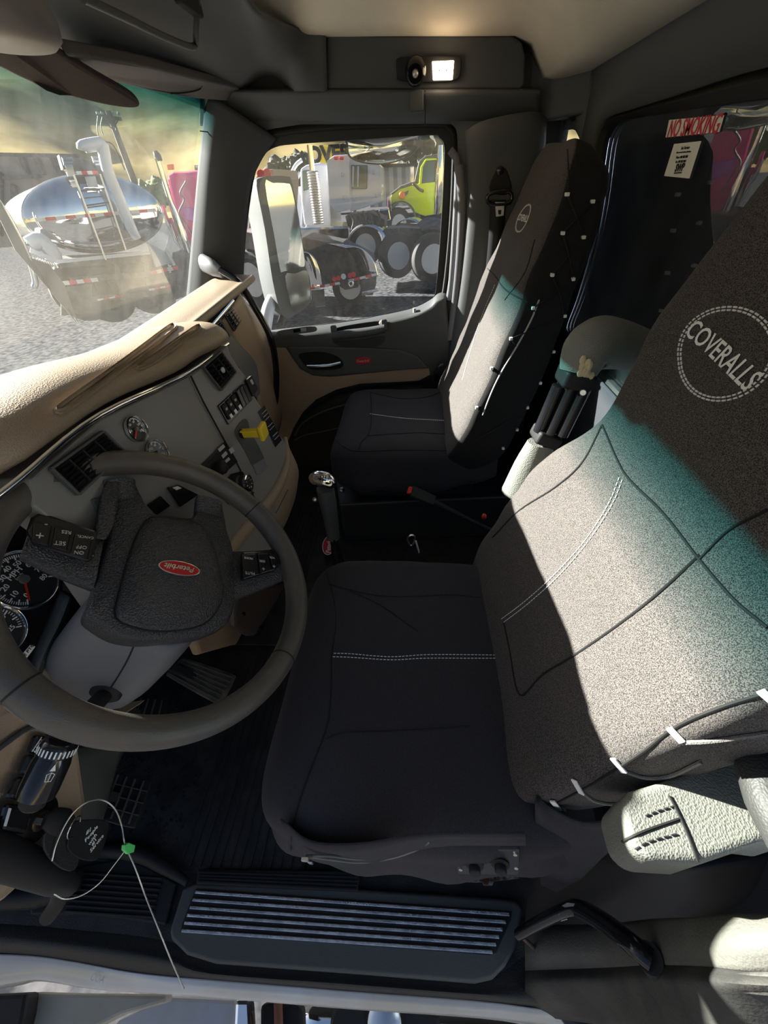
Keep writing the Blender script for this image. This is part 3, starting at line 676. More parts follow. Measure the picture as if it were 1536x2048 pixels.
# platform under the passenger seat, bolt
mb = MB(); P_ = [at(668,962,z=.24), at(676,1008,z=.24), V((.56, at(1000,985,z=.24).y-.02, .24)), V((.56, 1.98, .24)), V((-.40, 1.98, .24))]
mb.prism([V((p.x,p.y,.24)) for p in P_], (0,0,-.24)); pb = mb.build('seat_platform', M['navy'], bevel=.012, label='low blue-black platform under the passenger seat', cat='platform')
q = at(684,980,z=.24); mb = MB(); mb.lathe(q, (0,0,1), [(.013,0),(.012,.004),(.007,.006),(.007,.012)]); mb.build('bolt', M['steel'], pb)
mb = MB(); mb.box((-.02,1.55,.30), (.5,.45,.10)); mb.build('seat_base', M['black'], ps, bevel=.01)
# ================================================================ DASHBOARD
da = empty('dashboard', (-.8, 1.0, 0), 'tan and grey dashboard with chrome edge strip under the windshield', 'dashboard')
# top pad
def lerp(a, b, t): return a+(b-a)*t
rows = []
for i in range(49):
    y = -.03+1.98*i/48; t = sstep((y-1.02)/.20)
    xf = lerp(-.5, -.735, t); zs = lerp(1.064-.036*sstep((y-.5)/.33)-.02*sstep((y-.83)/.2), .965+(y-1.3)*.05, t)
    hb = lerp(.055, .035, t); zs -= .13*sstep((.36-y)/.10); xf -= .28*sstep((.36-y)/.08)  # out of view, pad end cut down and back to let sun through
    g = sstep((y-.45)/.08)*sstep((1.02-y)/.06)
    xb = -1.07
    def zx(f): return None
    r = [V((xf+.002, y, zs)), V((xf+.012, y, zs+.012)), V((xf+.006, y, zs+.03)), V((xf-.018, y, zs+hb*.86)), V((xf-.06, y, zs+hb)), V((xf-.12, y, zs+hb*.98)),
         V((xf-.17, y, zs+hb*.85)), V((lerp(xf-.17, xb, .3), y, lerp(zs+hb*.8, .925, .22))), V((lerp(xf-.17, xb, .6), y, lerp(zs+hb*.8, .925, .6))), V((xb, y, .92))]
    rows.append(r)
mb = MB(); mb.surf(rows, 3, 1, thick=None); pad = mb.build('top_pad', M['tan'], da, solid=.012, label='tan leather-grained top pad')
tp_ = bvh(pad)
# long recess grooves moulded in the pad
for pts, nm in (([(112,822),(140,800),(200,757),(270,706),(330,660),(345,652),(352,658),(300,700),(230,752),(160,805),(125,825)], 'pad_recess'), ([(272,738),(310,712),(355,680),(392,655),(398,660),(350,695),(300,730)], 'pad_recess')):
    C_ = [hit(tp_, *p, .0012)[0] for p in pts]; C_ = [c for c in C_ if c]
    c0 = sum(C_, V())/len(C_); C1 = [c+V((0,0,-.001)) for c in C_]
    mb = MB(); mb.quadgrid([crom(C_, 3, True), [p.lerp(c0, .0)+V((.004,0,.006)) for p in crom(C_, 3, True)]], cu=True)
    mb.tube(crom(C_, 3, True), .003, 6, closed=True); mb.build('recess_lip', M['tan'], da)
    mb = MB(); Q = crom([c+V((0,0,.001)) for c in C_], 3, True); mb.prism(Q, (0,0,-.001)); mb.build(nm, M['tan2'], da, smooth=False)
# chrome strip
def D1(px, py): return on(px, py, (-.505, 0, 1.03), (1, 0, .1415))
mb = MB(); mb.tube([at(-20,1004,x=-.492), at(40,958,x=-.492), at(200,830,x=-.492), at(377,746,x=-.492), at(457,688,x=-.50)], .0048, 8, 5, flat=.6); mb.build('chrome_strip', M['chrome'], da, label='chrome edge strip')
mb = MB(); mb.tube([at(392,688,x=-.722), at(430,645,x=-.722), at(467,602,x=-.722)], .007, 8, 5, flat=.6); mb.build('chrome_strip', M['chrome'], da, label='chrome edge strip')
# panels
cp_ = [D1(50,962), D1(200,838), D1(378,752), D1(402,800), D1(470,920), D1(557,1092), D1(500,1130), D1(440,1185), D1(350,1240), D1(150,1300)]
cp_[0] = V((-.505, .30, 1.03))
mb = MB(); mb.prism([D1(62,958)]+cp_[1:7]+[D1(*p) for p in ((340,1245),(250,1245),(195,1160),(135,1065),(66,1012))], (-.06,0,0)); mb.build('center_panel', M['panel'], da, smooth=False, bevel=.003)
def D2(px, py): return on(px, py, tuple(D1(455,900)+V((.003,0,0))), (1, -.12, .1415))
op = [(381,750),(418,722),(456,690),(463,712),(478,735),(492,752),(508,790),(540,840),(577,893),(572,925),(552,965),(553,1088),(508,1000),(470,922),(403,800)]
mb = MB(); mb.prism(pxs(D2, op), (-.07,0,0)); mb.build('outer_panel', M['panel'], da, smooth=False, bevel=.004)
mb = MB(); mb.tube([D1(379,752)+V((.003,0,0)), D1(403,802)+V((.003,0,0)), D1(470,924)+V((.003,0,0)), D1(556,1092)+V((.003,0,0))], .0022, 6); mb.build('panel_seam', M['hole'], da)
# tan rolled trim below the panel and the lower tan panel
tr = [D2(578,880)+V((-.01,0,.01)), D2(573,925), D2(548,985), D2(500,1045), D1(440,1120), D1(350,1225), D1(290,1270)]
mb = MB(); mb.tube(tr, [.006,.014,.018,.02,.02,.02,.02], 12, 5); mb.build('trim_roll', M['tan'], da, label='rolled tan trim edge')
A_ = [D2(577,890), D2(570,935), D2(546,990), D2(500,1048), D1(440,1122), D1(350,1230)]
B_ = [at(582,985,x=-.50), at(575,1020,x=-.51), at(555,1065,x=-.52), at(520,1100,x=-.53), at(470,1150,x=-.54), at(380,1260,x=-.56)]
Mi = [a.lerp(b, .5)+V((.022,0,0)) for a, b in zip(A_, B_)]
B2 = [p+V((-.10,0,-.10)) for p in B_]
mb = MB(); mb.surf([[a+V((-.01,0,-.005)) for a in A_], Mi, B_, B2], 5, 4); lt = mb.build('lower_panel', M['tan2'], da, solid=.01, label='tan knee panel')
tlt = bvh(lt)
seams(tlt, [[(571,940),(560,975),(530,1020),(490,1058),(450,1100)], [(575,980),(545,1035),(500,1080),(465,1115)]], .002, M['dkgrey'], 'seam', da)
# vents on the panels
def vent(f, quad, parent, nx=3, ny=5, name='air_vent', knob=True):
    q = [f(*p) for p in quad]; n = (q[1]-q[0]).cross(q[3]-q[0]).normalized(); n = n if n.dot(CAM-q[0]) > 0 else -n
    mb = MB(); mb.prism([p+n*.004 for p in q], -n*.004); v = mb.build(name, M['black'], parent, smooth=False, bevel=.003)
    def B(s, t): return q[0].lerp(q[1], s).lerp(q[3].lerp(q[2], s), t)
    mb = MB()
    for i in range(ny):
        t = .08+(i+.5)*.84/ny; mb.bar(B(.06, t)+n*.006, B(.94, t)+n*.006, .012, .002, up=n+(q[3]-q[0]).normalized()*.7)
    mb.build('slat', M['gloss'], v, kind='stuff')
    for i in range(nx):
        mb = MB(); s_ = (i+1)/(nx+1); mb.bar(B(s_, .07)+n*.008, B(s_, .93)+n*.008, .0022, .004, up=n); mb.build('fin', M['black'], v)
    mb = MB()
    for a, b in ((0,1),(1,2),(2,3),(3,0)): mb.bar(q[a]+n*.005, q[b]+n*.005, .004, .008, up=n)
    mb.build('vent_frame', M['dkgrey'], v, bevel=.001)
    if knob: mb = MB(); mb.ball(B(.5,.5)+n*.012, .006, sc=(.8,1,1.2)); mb.build('vent_knob', M['lightgrey'], v)
    return v
vent(D2, [(402,735),(438,704),(468,745),(438,781)], da, 2, 5)
vent(D1, [(95,938),(200,864),(243,905),(150,990)], da, 3, 6, knob=False)
def D3(px, py): return at(px, py, x=-.735)
pp_ = [(393,690),(430,648),(466,606),(480,635),(505,668),(522,692),(530,735),(536,778),(512,795),(478,735),(440,700),(410,700)]
mb = MB(); mb.prism(pxs(D3, pp_), (-.05,0,0)); mb.build('passenger_panel', M['panel'], da, smooth=False, bevel=.004)
vent(lambda a, b: at(a, b, x=-.73), [(446,630),(462,616),(479,640),(466,662)], da, 2, 4, knob=False)
vent(lambda a, b: at(a, b, x=-.73), [(424,654),(437,643),(456,672),(446,686)], da, 2, 4, knob=False)
oc = [at(470,600,x=-.73), at(500,650,x=-.73), at(524,692,x=-.73), at(540,775,x=-.73), at(545,850,x=-.74), at(530,900,x=-.74)]
oo = [at(476,588,x=-.77), at(512,640,x=-.78), at(540,692,x=-.78), at(558,765,x=-.78), at(560,840,x=-.78), at(540,900,x=-.78)]
ol = [at(470,588,x=-.95), at(512,640,x=-.95), at(540,692,x=-.95), at(558,765,x=-.95), at(560,840,x=-.95), at(540,900,x=-.95)]
in_ = [at(440,640,x=-.74), at(470,700,x=-.75), at(505,740,x=-.75), at(512,800,x=-.75), at(520,860,x=-.75), at(510,905,x=-.75)]
mb = MB(); mb.surf([in_, oc, oo], 5, 4); mb.build('end_cap', M['tan2'], da, solid=.01, label='tan end cap beside the glove box')
mb = MB(); mb.box((-.93, 1.36, .66), (.33, 1.0, .46)); mb.build('dash_core', M['black'], da, bevel=.02)
mb = MB(); mb.box((-.80, .73, .78), (.5, .40, .40)); mb.box((-.9, .15, .8), (.3, .36, .3)); mb.build('dash_core', M['black'], da, bevel=.02)
# round gauges
def gauge(f, c, rp, parent, label, face='gface', marks=8, sweep=(-220, 40), needle=-150, rim='chrome', name='gauge', nums=None):
    C_ = f(*c); R_ = (f(c[0]+rp, c[1])-C_); n = R_.cross(f(c[0], c[1]-5)-C_).normalized(); n = n if n.dot(CAM-C_) > 0 else -n
    rad = (f(c[0]-rp*.7, c[1]-rp*.7)-C_).length; u = (V((0,1,0))-n*n.y).normalized(); w = n.cross(u)  # u right, w up for the driver
    if w.z < 0: w = -w
    mb = MB(); mb.lathe(C_+n*.002, n, [(rad,-.004),(rad,.002)], 36); g = mb.build(name, M[face], parent, label=label)
    mb = MB(); mb.lathe(C_+n*.002, n, [(rad*1.02,0),(rad*1.06,.006),(rad,.009),(rad*.93,.005),(rad*.93,.001)], 40, cap=False); mb.build('bezel', M[rim], g)
    mb = MB()
    for i in range(marks*4+1):
        a = radians(sweep[1]-(sweep[1]-sweep[0])*i/(marks*4)); d = u*cos(a)+w*sin(a); l = .1 if i % 4 else .18
        mb.bar(C_+n*.0045+d*rad*(.88-l), C_+n*.0045+d*rad*.88, .0012 if i % 4 else .002, .0005, up=n)
    mb.build('scale', M['white'], g)
    if nums:
        for i, s_ in enumerate(nums):
            a = radians(sweep[0]+(sweep[1]-sweep[0])*i/(len(nums)-1)); a = radians(sweep[0]) - (radians(sweep[0])-radians(sweep[1]))*i/(len(nums)-1)
            text(s_, rad*.24, C_+n*.0045+(u*cos(a)+w*sin(a))*rad*.56, u, w, M['white'], parent=g)
    a = radians(needle); d = u*cos(a)+w*sin(a)
    mb = MB(); mb.bar(C_+n*.006-d*rad*.1, C_+n*.006+d*rad*.75, .003, .001, up=n); mb.build('needle', M['redp'], g, label='red needle')
    mb = MB(); mb.lathe(C_+n*.005, n, [(rad*.16,0),(rad*.14,.004)], 20); mb.build('needle_hub', M['gface2'], g)
    return g, C_, rad, u, w, n
gauge(D1, (267,859), 27, da, 'upper round air gauge', nums=['0','30','60','90','120','150'], sweep=(220,-40), needle=215)
gauge(D1, (310,906), 26, da, 'lower round air gauge, face lit pale', face='gface2', nums=['0','30','60','90','120','150'], sweep=(220,-40), needle=210)  # this gauge gets the paler face colour
# rotary headlamp knob
mb = MB(); mb.prism(pxs(lambda a, b: D1(a,b)+V((.001,0,0)), crom([V((p[0],p[1],0)) for p in [(440,990),(455,952),(470,945),(492,943),(505,955),(508,985),(490,1000),(460,1010)]], 3, True) and [(440,990),(447,965),(460,948),(478,943),(495,946),(507,960),(509,980),(498,998),(475,1008),(455,1008)]), (.003,0,0)); mb.build('knob_bezel', M['gloss'], da, smooth=False)
C_ = D1(487,967); nn = V((1,0,.14)).normalized()
mb = MB(); mb.lathe(C_, nn, [(.022,0),(.022,.012),(.019,.016)], 32); k_ = mb.build('rotary_knob', M['black'], da)
mb = MB(); mb.lathe(C_, nn, [(.0225,.010),(.0225,.017),(.019,.018),(.019,.012)], 32, cap=False); mb.build('knob_ring', M['chrome'], k_, label='chrome knob ring')
for i in range(8):
    a = 2*pi*i/8; p = C_+nn*.0165+V((0,cos(a),0))*.013+V((-.14,0,1)).normalized()*sin(a)*.013
    text('I23456O8'[i], .006, p, V((0,cos(a-pi/2),sin(a-pi/2))), V((0,cos(a),sin(a))), M['white'], parent=k_)
# radio
def plate(f, quad, m, name, th=.004, off=0, parent=None, bevel=.0015, **k):
    q = [f(*p) for p in quad]; n = (q[1]-q[0]).cross(q[2]-q[0]).normalized(); n = n if n.dot(CAM-q[0]) > 0 else -n
    mb = MB(); mb.prism([p+n*off for p in q], n*th); return mb.build(name, m, parent, smooth=False, bevel=bevel, **k), n
ra, n1 = plate(D1, [(383,947),(448,884),(472,924),(428,963)], M['gloss'], 'radio', .006, 0, da, label='black radio with round volume knob')
for q in ([(430,899),(441,889),(445,895),(434,905)],[(437,912),(446,903),(450,909),(441,918)],[(444,922),(452,915),(455,920),(447,927)],[(452,900),(459,894),(464,903),(457,909)]):
    plate(D1, q, M['lightgrey'], 'radio_button', .0015, .0065, ra, bevel=.0005)
plate(D1, [(389,947),(426,912),(429,916),(393,951)], M['hole'], 'tape_slot', .0008, .0062, ra, bevel=0)
mb = MB(); mb.lathe(D1(434,936)+n1*.006, n1, [(.016,0),(.016,.012),(.012,.016)], 24); mb.build('volume_knob', M['black'], ra)
cbr, n1 = plate(D1, [(332,975),(352,969),(394,990),(358,1014)], M['gloss'], 'cb_unit', .005, 0, da, label='small black radio unit behind the wheel rim')
plate(D1, [(340,976),(350,973),(358,977),(348,981)], M['white'], 'display_mark', .001, .0052, cbr, bevel=0)
plate(D1, [(292,1010),(318,992),(338,1012),(312,1030)], M['gloss'], 'blank_cover', .004, 0, da)
plate(D1, [(180,1000),(205,990),(215,1010),(190,1022)], M['dkgrey'], 'blank_cover', .004, 0, da)
# rocker switch blocks
sb, n2 = plate(D2, [(434,812),(460,788),(481,822),(455,850)], M['gloss'], 'switch_block', .004, 0, da)
for i in range(3):
    a = (439+9*i, 811-9*i); q = [(a[0], a[1]+2), (a[0]+7, a[1]-5), (a[0]+22, a[1]+22), (a[0]+15, a[1]+29)]
    r_, _ = plate(D2, q, M['black'], 'rocker_switch', .004, .004, sb, bevel=.001)
    plate(D2, [(a[0]+14, a[1]+20), (a[0]+18, a[1]+16), (a[0]+22, a[1]+23), (a[0]+18, a[1]+27)], M['white'], 'switch_mark', .0005, .0082, r_, bevel=0)
    plate(D2, [(a[0]+6, a[1]+7), (a[0]+9, a[1]+4), (a[0]+11, a[1]+8), (a[0]+8, a[1]+11)], M['lightgrey'], 'switch_mark', .0005, .0082, r_, bevel=0)
sb, n2 = plate(D2, [(464,785),(484,768),(500,800),(480,824)], M['gloss'], 'switch_block', .004, 0, da)
for i in range(3):
    a = (466+6.5*i, 783-5.5*i); plate(D2, [(a[0],a[1]+1),(a[0]+5.5,a[1]-4),(a[0]+20,a[1]+28),(a[0]+14,a[1]+34)], M['gloss'], 'rocker_switch', .007, .004, sb, bevel=.002)
sb, n2 = plate(D2, [(487,762),(498,752),(510,778),(501,794)], M['gloss'], 'switch_block', .010, 0, da)
plate(D2, [(493,762),(497,759),(501,768),(498,771)], M['lightgrey'], 'switch_mark', .0005, .0105, sb, bevel=0)
# recess with the yellow brake valve knob, warning plate
rec = [(469,868),(475,850),(487,838),(494,842),(500,862),(514,888),(527,916),(524,928),(512,936),(503,930),(488,900)]
mb = MB(); mb.prism([D2(*p)+V((.001,0,0)) for p in crom([V((a,b,0)) for a,b in rec], 3, True) for p in [(p.x,p.y)]], (.0008,0,0)); mb.build('valve_recess', M['dkgrey'], da, smooth=False)
mb = MB(); mb.prism([D2(*p)+V((.001,0,0)) for p in [(505,930),(527,917),(534,935),(520,950),(512,950)]], (.0009,0,0)); mb.build('recess_lip', M['grey'], da, smooth=False)
yv = D2(482,868); yb = yv+V((.055,.0,.004))
mb = MB(); mb.lathe(yv, (1,0,.05), [(.012,0),(.012,.008)]); mb.build('valve_collar', M['hole'], da)
mb = MB(); mb.box(yv.lerp(yb,.5), (.052,.018,.020)); kn = mb.build('brake_valve_stem', M['yellow'], da, bevel=.003, label='yellow valve stem')
mb = MB(); mb.box(yb+V((.004,.004,0)), (.014,.042,.040)); mb.build('brake_valve_knob', M['yellow'], da, bevel=.005, seg=3, label='square yellow valve knob')
wpn, n2 = plate(D2, [(515,824),(528,811),(563,880),(550,895)], M['gloss'], 'instruction_plate', .002, 0, da)
mb = MB()
for i in range(9):
    t = .12+i*.09
    if i in (3,6): continue
    a = (515+35*t+3, 824+71*t-4); mb.bar(D2(*a)+n2*.0026, D2(a[0]+9,a[1]-9)+n2*.0026, .0018, .0004, up=n2)
mb.build('plate_print', M['lightgrey'], wpn, kind='stuff')
# ---------------------------------------------------------------- instrument cluster
def D4(px, py): return on(px, py, (-.66, .3, .82), (1, 0, .45))
mb = MB(); mb.prism([D4(*p) for p in [(-60,1000),(60,1010),(130,1130),(128,1190),(70,1250),(60,1300),(20,1390),(-120,1420)]], (-.06,0,-.02)); ic = mb.build('instrument_cluster', M['gloss'], da, smooth=False, bevel=.006)
g, C_, rad, u, w, n = gauge(D4, (45,1160), 66, ic, 'large round speedometer with red needle', nums=['0','10','20','30','40','50','60','70','80'], sweep=(225,-45), needle=228, name='speedometer', marks=16)
text('MPH', .013, C_+n*.005+w*rad*.32, u, w, M['white'], parent=g); text('km/h', .007, C_+n*.005+w*rad*.16, u, w, M['lightgrey'], parent=g)
gauge(D4, (-18,1265), 58, ic, 'second round dial at the frame edge', nums=['0','5','10','15','20','25'], sweep=(225,-45), needle=200, name='tachometer', marks=10)
# cluster hood side and dark bin beside it
mb = MB(); mb.surf([[at(118,1180,x=-.64), at(98,1230,x=-.64), at(70,1290,x=-.64), at(40,1380,x=-.62)], [at(140,1195,x=-.60), at(118,1250,x=-.60), at(88,1310,x=-.60), at(60,1395,x=-.6)], [at(155,1205,x=-.64), at(140,1262,x=-.64), at(110,1320,x=-.64), at(75,1405,x=-.62)]], 4, 4); mb.build('cluster_surround', M['dkgrey'], da, solid=.01)
mb = MB(); mb.surf([[at(155,1200,x=-.66), at(110,1320,x=-.66), at(70,1410,x=-.66)], [at(230,1200,x=-.74), at(190,1320,x=-.74), at(150,1430,x=-.74)], [at(300,1150,x=-.7), at(260,1280,x=-.74), at(240,1420,x=-.74)]], 4, 4); mb.build('under_wheel_panel', M['black'], da, solid=.01)
q = D4(58,1302)
mb = MB(); A, B = at(40,1325,x=-.598), at(68,1290,x=-.598); r_ = (B-A).normalized(); 
pt = MB(); pt.prism([at(38,1316,x=-.599), at(60,1290,x=-.599), at(70,1293,x=-.599), at(48,1322,x=-.599)], (.001,0,0)); po = pt.build('pto_sticker', M['paper'], da, smooth=False, label='small white sticker reading USE PTO')
text('USE PTO', .0075, at(54,1305,x=-.5975), r_, V((1,0,0)).cross(r_)*-1 if V((1,0,0)).cross(r_).z < 0 else V((1,0,0)).cross(r_), M['black'], parent=po)
# lower left tan panel with rockers and ignition
tl_ = [at(-40,1440,x=-.60), at(45,1400,x=-.60), at(110,1420,x=-.60), at(160,1490,x=-.60), at(175,1600,x=-.61), at(150,1690,x=-.62), at(90,1730,x=-.63), at(10,1800,x=-.64), at(-60,1850,x=-.64)]
mb = MB(); mb.prism(tl_, (-.08,0,0)); mb.build('left_lower_panel', M['tan2'], da, smooth=False, bevel=.01, label='tan panel left of the steering column')
mb = MB(); mb.prism([at(60,1330,x=-.61), at(130,1330,x=-.61), at(150,1400,x=-.61), at(80,1450,x=-.605), at(-60,1480,x=-.60), at(-60,1400,x=-.6)], (-.05,0,0)); mb.build('upper_left_panel', M['tan2'], da, smooth=False, bevel=.01)
mb = MB(); mb.tube([at(-20,1510,x=-.60), at(60,1455,x=-.60), at(100,1462,x=-.60), at(80,1540,x=-.6), at(45,1640,x=-.605), at(10,1700,x=-.61)], .004, 6, 4); mb.build('panel_seam', M['dkgrey'], da)
rk = [((62,1468),(105,1478),(95,1515),(48,1505)), ((44,1508),(94,1518),(78,1558),(28,1548)), ((25,1552),(74,1562),(56,1606),(2,1596)), ((2,1606),(56,1612),(36,1668),(-14,1660))]
for i, q in enumerate(rk):
    o_, n3 = plate(lambda a, b: at(a, b, x=-.597), q, M['gloss'], 'rocker_switch', .014, 0, da, bevel=.005)
    c = sum([at(*p, x=-.583) for p in q], V())/4+V((.0006,0,0))
    if i in (0,):
        mb = MB()
        for k in range(4): mb.bar(c+V((0,-.008+.005*k,.004)), c+V((0,-.010+.005*k,-.006)), .0012, .0005, up=(1,0,0))
        mb.bar(c+V((0,-.010,.006)), c+V((0,.010,.006)), .0015, .0005, up=(1,0,0)); mb.build('switch_mark', M['white'], o_)
C_ = at(66,1640,x=-.605)
mb = MB(); mb.lathe(C_, (1,-.1,.1), [(.034,0),(.033,.006),(.026,.009)], 30); ig = mb.build('ignition_bezel', M['black'], da)
mb = MB(); mb.lathe(C_+V((.008,0,0)), (1,-.1,.1), [(.014,0),(.013,.008),(.006,.010)], 24); mb.build('ignition_lock', mat('worn_brass', (.28,.22,.15), .35, .9), ig, label='worn brass ignition lock')
# brown tunnel cover with clip right of the column
cvp = [at(478,1190,x=-.62), at(500,1175,x=-.61), at(575,1168,x=-.58), at(600,1180,x=-.57), at(590,1272,x=-.62), at(500,1272,x=-.64), at(470,1255,x=-.64), at(468,1220,x=-.63)]
mb = MB(); mb.prism(cvp, (-.03,0,0)); tc2 = mb.build('tunnel_cover', mat('brown_cover', (.085,.066,.06), .5), da, smooth=False, bevel=.012)
c = at(521,1258,x=-.625); mb = MB(); mb.lathe(c, (1,0,.3), [(.011,0),(.011,.008),(.007,.010)]); mb.build('cover_clip', M['gloss'], tc2)
c = at(487,1228,x=-.62); mb = MB(); mb.lathe(c, (1,0,.3), [(.008,0),(.007,.004)]); mb.build('cover_screw', M['gloss'], tc2)
mb = MB(); mb.prism([at(380,1262,x=-.66), at(470,1180,x=-.66), at(600,1150,x=-.66), at(610,1290,x=-.68), at(470,1290,x=-.7), at(400,1310,x=-.7)], (-.03,0,0)); mb.build('tunnel_side', M['tan2'], da, smooth=False, bevel=.01)

# ================================================================ STEERING WHEEL
sc0 = V((-.377,.367,.858)); st = .757; su = V((-sin(st),0,cos(st))); sn = V((cos(st),0,sin(st))); ph = radians(26.5)
e1 = su*cos(ph)+V((0,-1,0))*sin(ph); e2 = -su*sin(ph)+V((0,-1,0))*cos(ph)
def WP(px, py, h=0.0): return on(px, py, sc0+sn*h, sn)
sw = empty('steering_wheel', tuple(sc0), 'black leather steering wheel turned a quarter, red oval emblem upside down', 'steering wheel')
RM = .2165; rr_ = .0195
mb = MB(); mb.quadgrid([[sc0+(e1*cos(a)+e2*sin(a))*(RM+rr_*cos(b))+sn*(rr_*1.12*sin(b)) for b in [2*pi*j/20 for j in range(20)]] for a in [2*pi*i/120 for i in range(120)]], cu=True, cv=True)
rim = mb.build('rim', M['leather'], sw, label='worn leather rim')
for px_, py_ in ((165,935),(502,1022),(30,1385),(588,1335)):
    d = WP(px_, py_)-sc0; a = math.atan2(d.dot(e2), d.dot(e1)); c = sc0+(e1*cos(a)+e2*sin(a))*RM; t_ = (-e1*sin(a)+e2*cos(a))
    mb = MB(); mb.quadgrid([[c+(c-sc0).normalized()*(rr_*1.02*cos(b))*1+sn*(rr_*1.14*sin(b))+t_*o for b in [2*pi*j/20 for j in range(20)]] for o in (-.0012, .0012)], cu=True, caps=True); mb.build('rim_seam', M['black'], rim)
def WH(L_, h): return [WP(a, b, h) for a, b in L_]
body = [(226,1010),(231,962),(262,957),(288,1019),(330,1028),(388,1034),(404,1010),(424,1000),(446,1014),(456,1062),(468,1100),(472,1170),(470,1213),(452,1250),(410,1268),(350,1275),(290,1277),(235,1268),(188,1240),(173,1222),(182,1196),(196,1150),(215,1080)]
B0 = crom(WH(body, -.018), 3, True); bc = sum(B0, V())/len(B0)
def ring(L_, s_, dn): c = sum(L_, V())/len(L_); return [c+(p-c)*s_+sn*dn for p in L_]
mb = MB(); mb.quadgrid([ring(B0,.80,-.06), ring(B0,.97,-.045), ring(B0,1.0,-.02), ring(B0,1.0,-.006), ring(B0,.975,0), ring(B0,.94,.003), ring(B0,.5,.004)], cu=True, caps=True); hb_ = mb.build('hub', M['hub'], sw, label='grained black hub')
padp = [(299,1038),(345,1040),(400,1050),(425,1095),(438,1145),(445,1185),(432,1222),(402,1250),(340,1262),(283,1258),(232,1236),(240,1180),(256,1120),(275,1070)]
P0 = crom(WH(padp, -.014), 3, True)
mb = MB(); mb.quadgrid([ring(P0,1.0,-.004), ring(P0,1.0,.003), ring(P0,.97,.007), ring(P0,.85,.011), ring(P0,.6,.015), ring(P0,.3,.017), ring(P0,.02,.0175)], cu=True, caps=True); ap = mb.build('airbag_cover', M['hub'], sw)
tap = bvh(ap)
mb = MB(); mb.tube(ring(P0,1.005,.001), .0016, 6, closed=True); mb.build('cover_seam', M['hole'], ap)
# emblem
c, n = hit(tap, 358, 1138, .001); a, _ = hit(tap, 318, 1131, .001); rx = (a-c).normalized(); ux = n.cross(rx)
if ux.dot(V((0,-1,0))) < 0: pass
mb = MB(); mb.prism(oval(c, rx, ux, .0305, .0125, 36), n*.0022); em = mb.build('emblem', M['chrome'], sw, smooth=False, bevel=.0006, label='red oval wheel emblem')
mb = MB(); mb.prism(oval(c+n*.0022, rx, ux, .0285, .0108, 36), n*.0006); ee = mb.build('emblem_field', M['red'], em, smooth=False)
rdir = e1; udir = e2
text('Peterbilt', .0125, c+n*.0034, -rx if rx.dot(e1) < 0 else rx, ux if ux.dot(e2) > 0 else -ux, M['chrome'], parent=em, shear=.25, bold=.0003)
# spokes to the rim
def spoke(pa, pb, pc, pd, name='spoke', m='hub', h0=-.02, h1=.0, th=.022):
    a, b = WP(*pa, h0), WP(*pb, h0); c, d = WP(*pc, h1), WP(*pd, h1)
    G = []
    for t in (0, .33, .66, 1):
        p, q = a.lerp(c, t), b.lerp(d, t); w_ = (q-p); k = sn*(.004*sin(pi*t)*-1)
        mid = (p+q)/2+k; r_ = []
        for j in range(16):
            cx, sy = sup(2*pi*j/16, .6); r_.append(mid+w_*cx*.5+sn*(sy*th/2-th*.5+.004))
        G.append(r_)
    mb = MB(); mb.quadgrid(G, cu=True, caps=True); return mb.build(name, M[m], sw)
spoke((214,1012),(285,1022),(205,962),(272,958), h0=-.02, h1=-.006)
spoke((392,1040),(452,1050),(395,990),(446,1005), h0=-.02, h1=-.006)
spoke((208,1072),(188,1176),(70,1030),(42,1110), h0=-.02, h1=-.004, th=.026)
spoke((462,1100),(468,1200),(560,1095),(590,1150), h0=-.02, h1=-.004, th=.026)
mb = MB(); mb.quadgrid([WH([(190,1078),(200,1000),(212,962),(240,960),(236,1000),(228,1050),(212,1080)], -.004), WH([(182,1072),(200,1000),(212,962),(240,960),(236,1000),(228,1050),(212,1080)], -.02)], cu=True, caps=True); mb.build('spoke_web', M['hub'], sw, bevel=.003)
# button pods
podl, _ = plate(lambda a, b: WP(a, b, -.008), [(60,1040),(78,1030),(192,1068),(186,1120),(176,1128),(60,1092),(50,1068)], M['gloss'], 'button_pod', .010, 0, sw, bevel=.006)
for q, ls in (([(66,1044),(104,1052),(96,1093),(62,1084)], (('+', (80,1070), .016), ('-', (92,1050), .012))), ([(110,1053),(143,1063),(133,1104),(102,1095)], (('SET', (120,1086), .008), ('RES', (133,1064), .007))), ([(150,1066),(185,1077),(174,1122),(140,1108)], (('ON', (158,1105), .007), ('OFF', (163,1094), .007), ('CANCEL', (171,1074), .005)))):
    b_, n4 = plate(lambda a, b: WP(a, b, .003), q, M['gloss'], 'wheel_button', .003, 0, podl, bevel=.0015)
    for s_, pc, sz in ls: text(s_, sz, WP(*pc, .0066), e1, e2, M['lightgrey'], parent=b_)
podr, _ = plate(lambda a, b: WP(a, b, -.008), [(478,1108),(540,1104),(556,1112),(558,1132),(545,1145),(478,1165)], M['gloss'], 'button_pod', .010, 0, sw, bevel=.006)
for q, ls in (([(482,1112),(510,1108),(516,1150),(486,1160)], (('MUTE', (500,1146), .007), ('MODE', (497,1116), .006))), ([(514,1108),(534,1107),(540,1143),(520,1149)], (('+', (527,1137), .012), ('SEEK', (524,1122), .006))), ([(537,1107),(551,1110),(554,1135),(544,1141)], (('+', (548,1132), .012), ('VOL', (544,1115), .006)))):
    b_, n4 = plate(lambda a, b: WP(a, b, .003), q, M['gloss'], 'wheel_button', .003, 0, podr, bevel=.0015)
    for s_, pc, sz in ls: text(s_, sz, WP(*pc, .0066), e1, e2, M['lightgrey'], parent=b_)
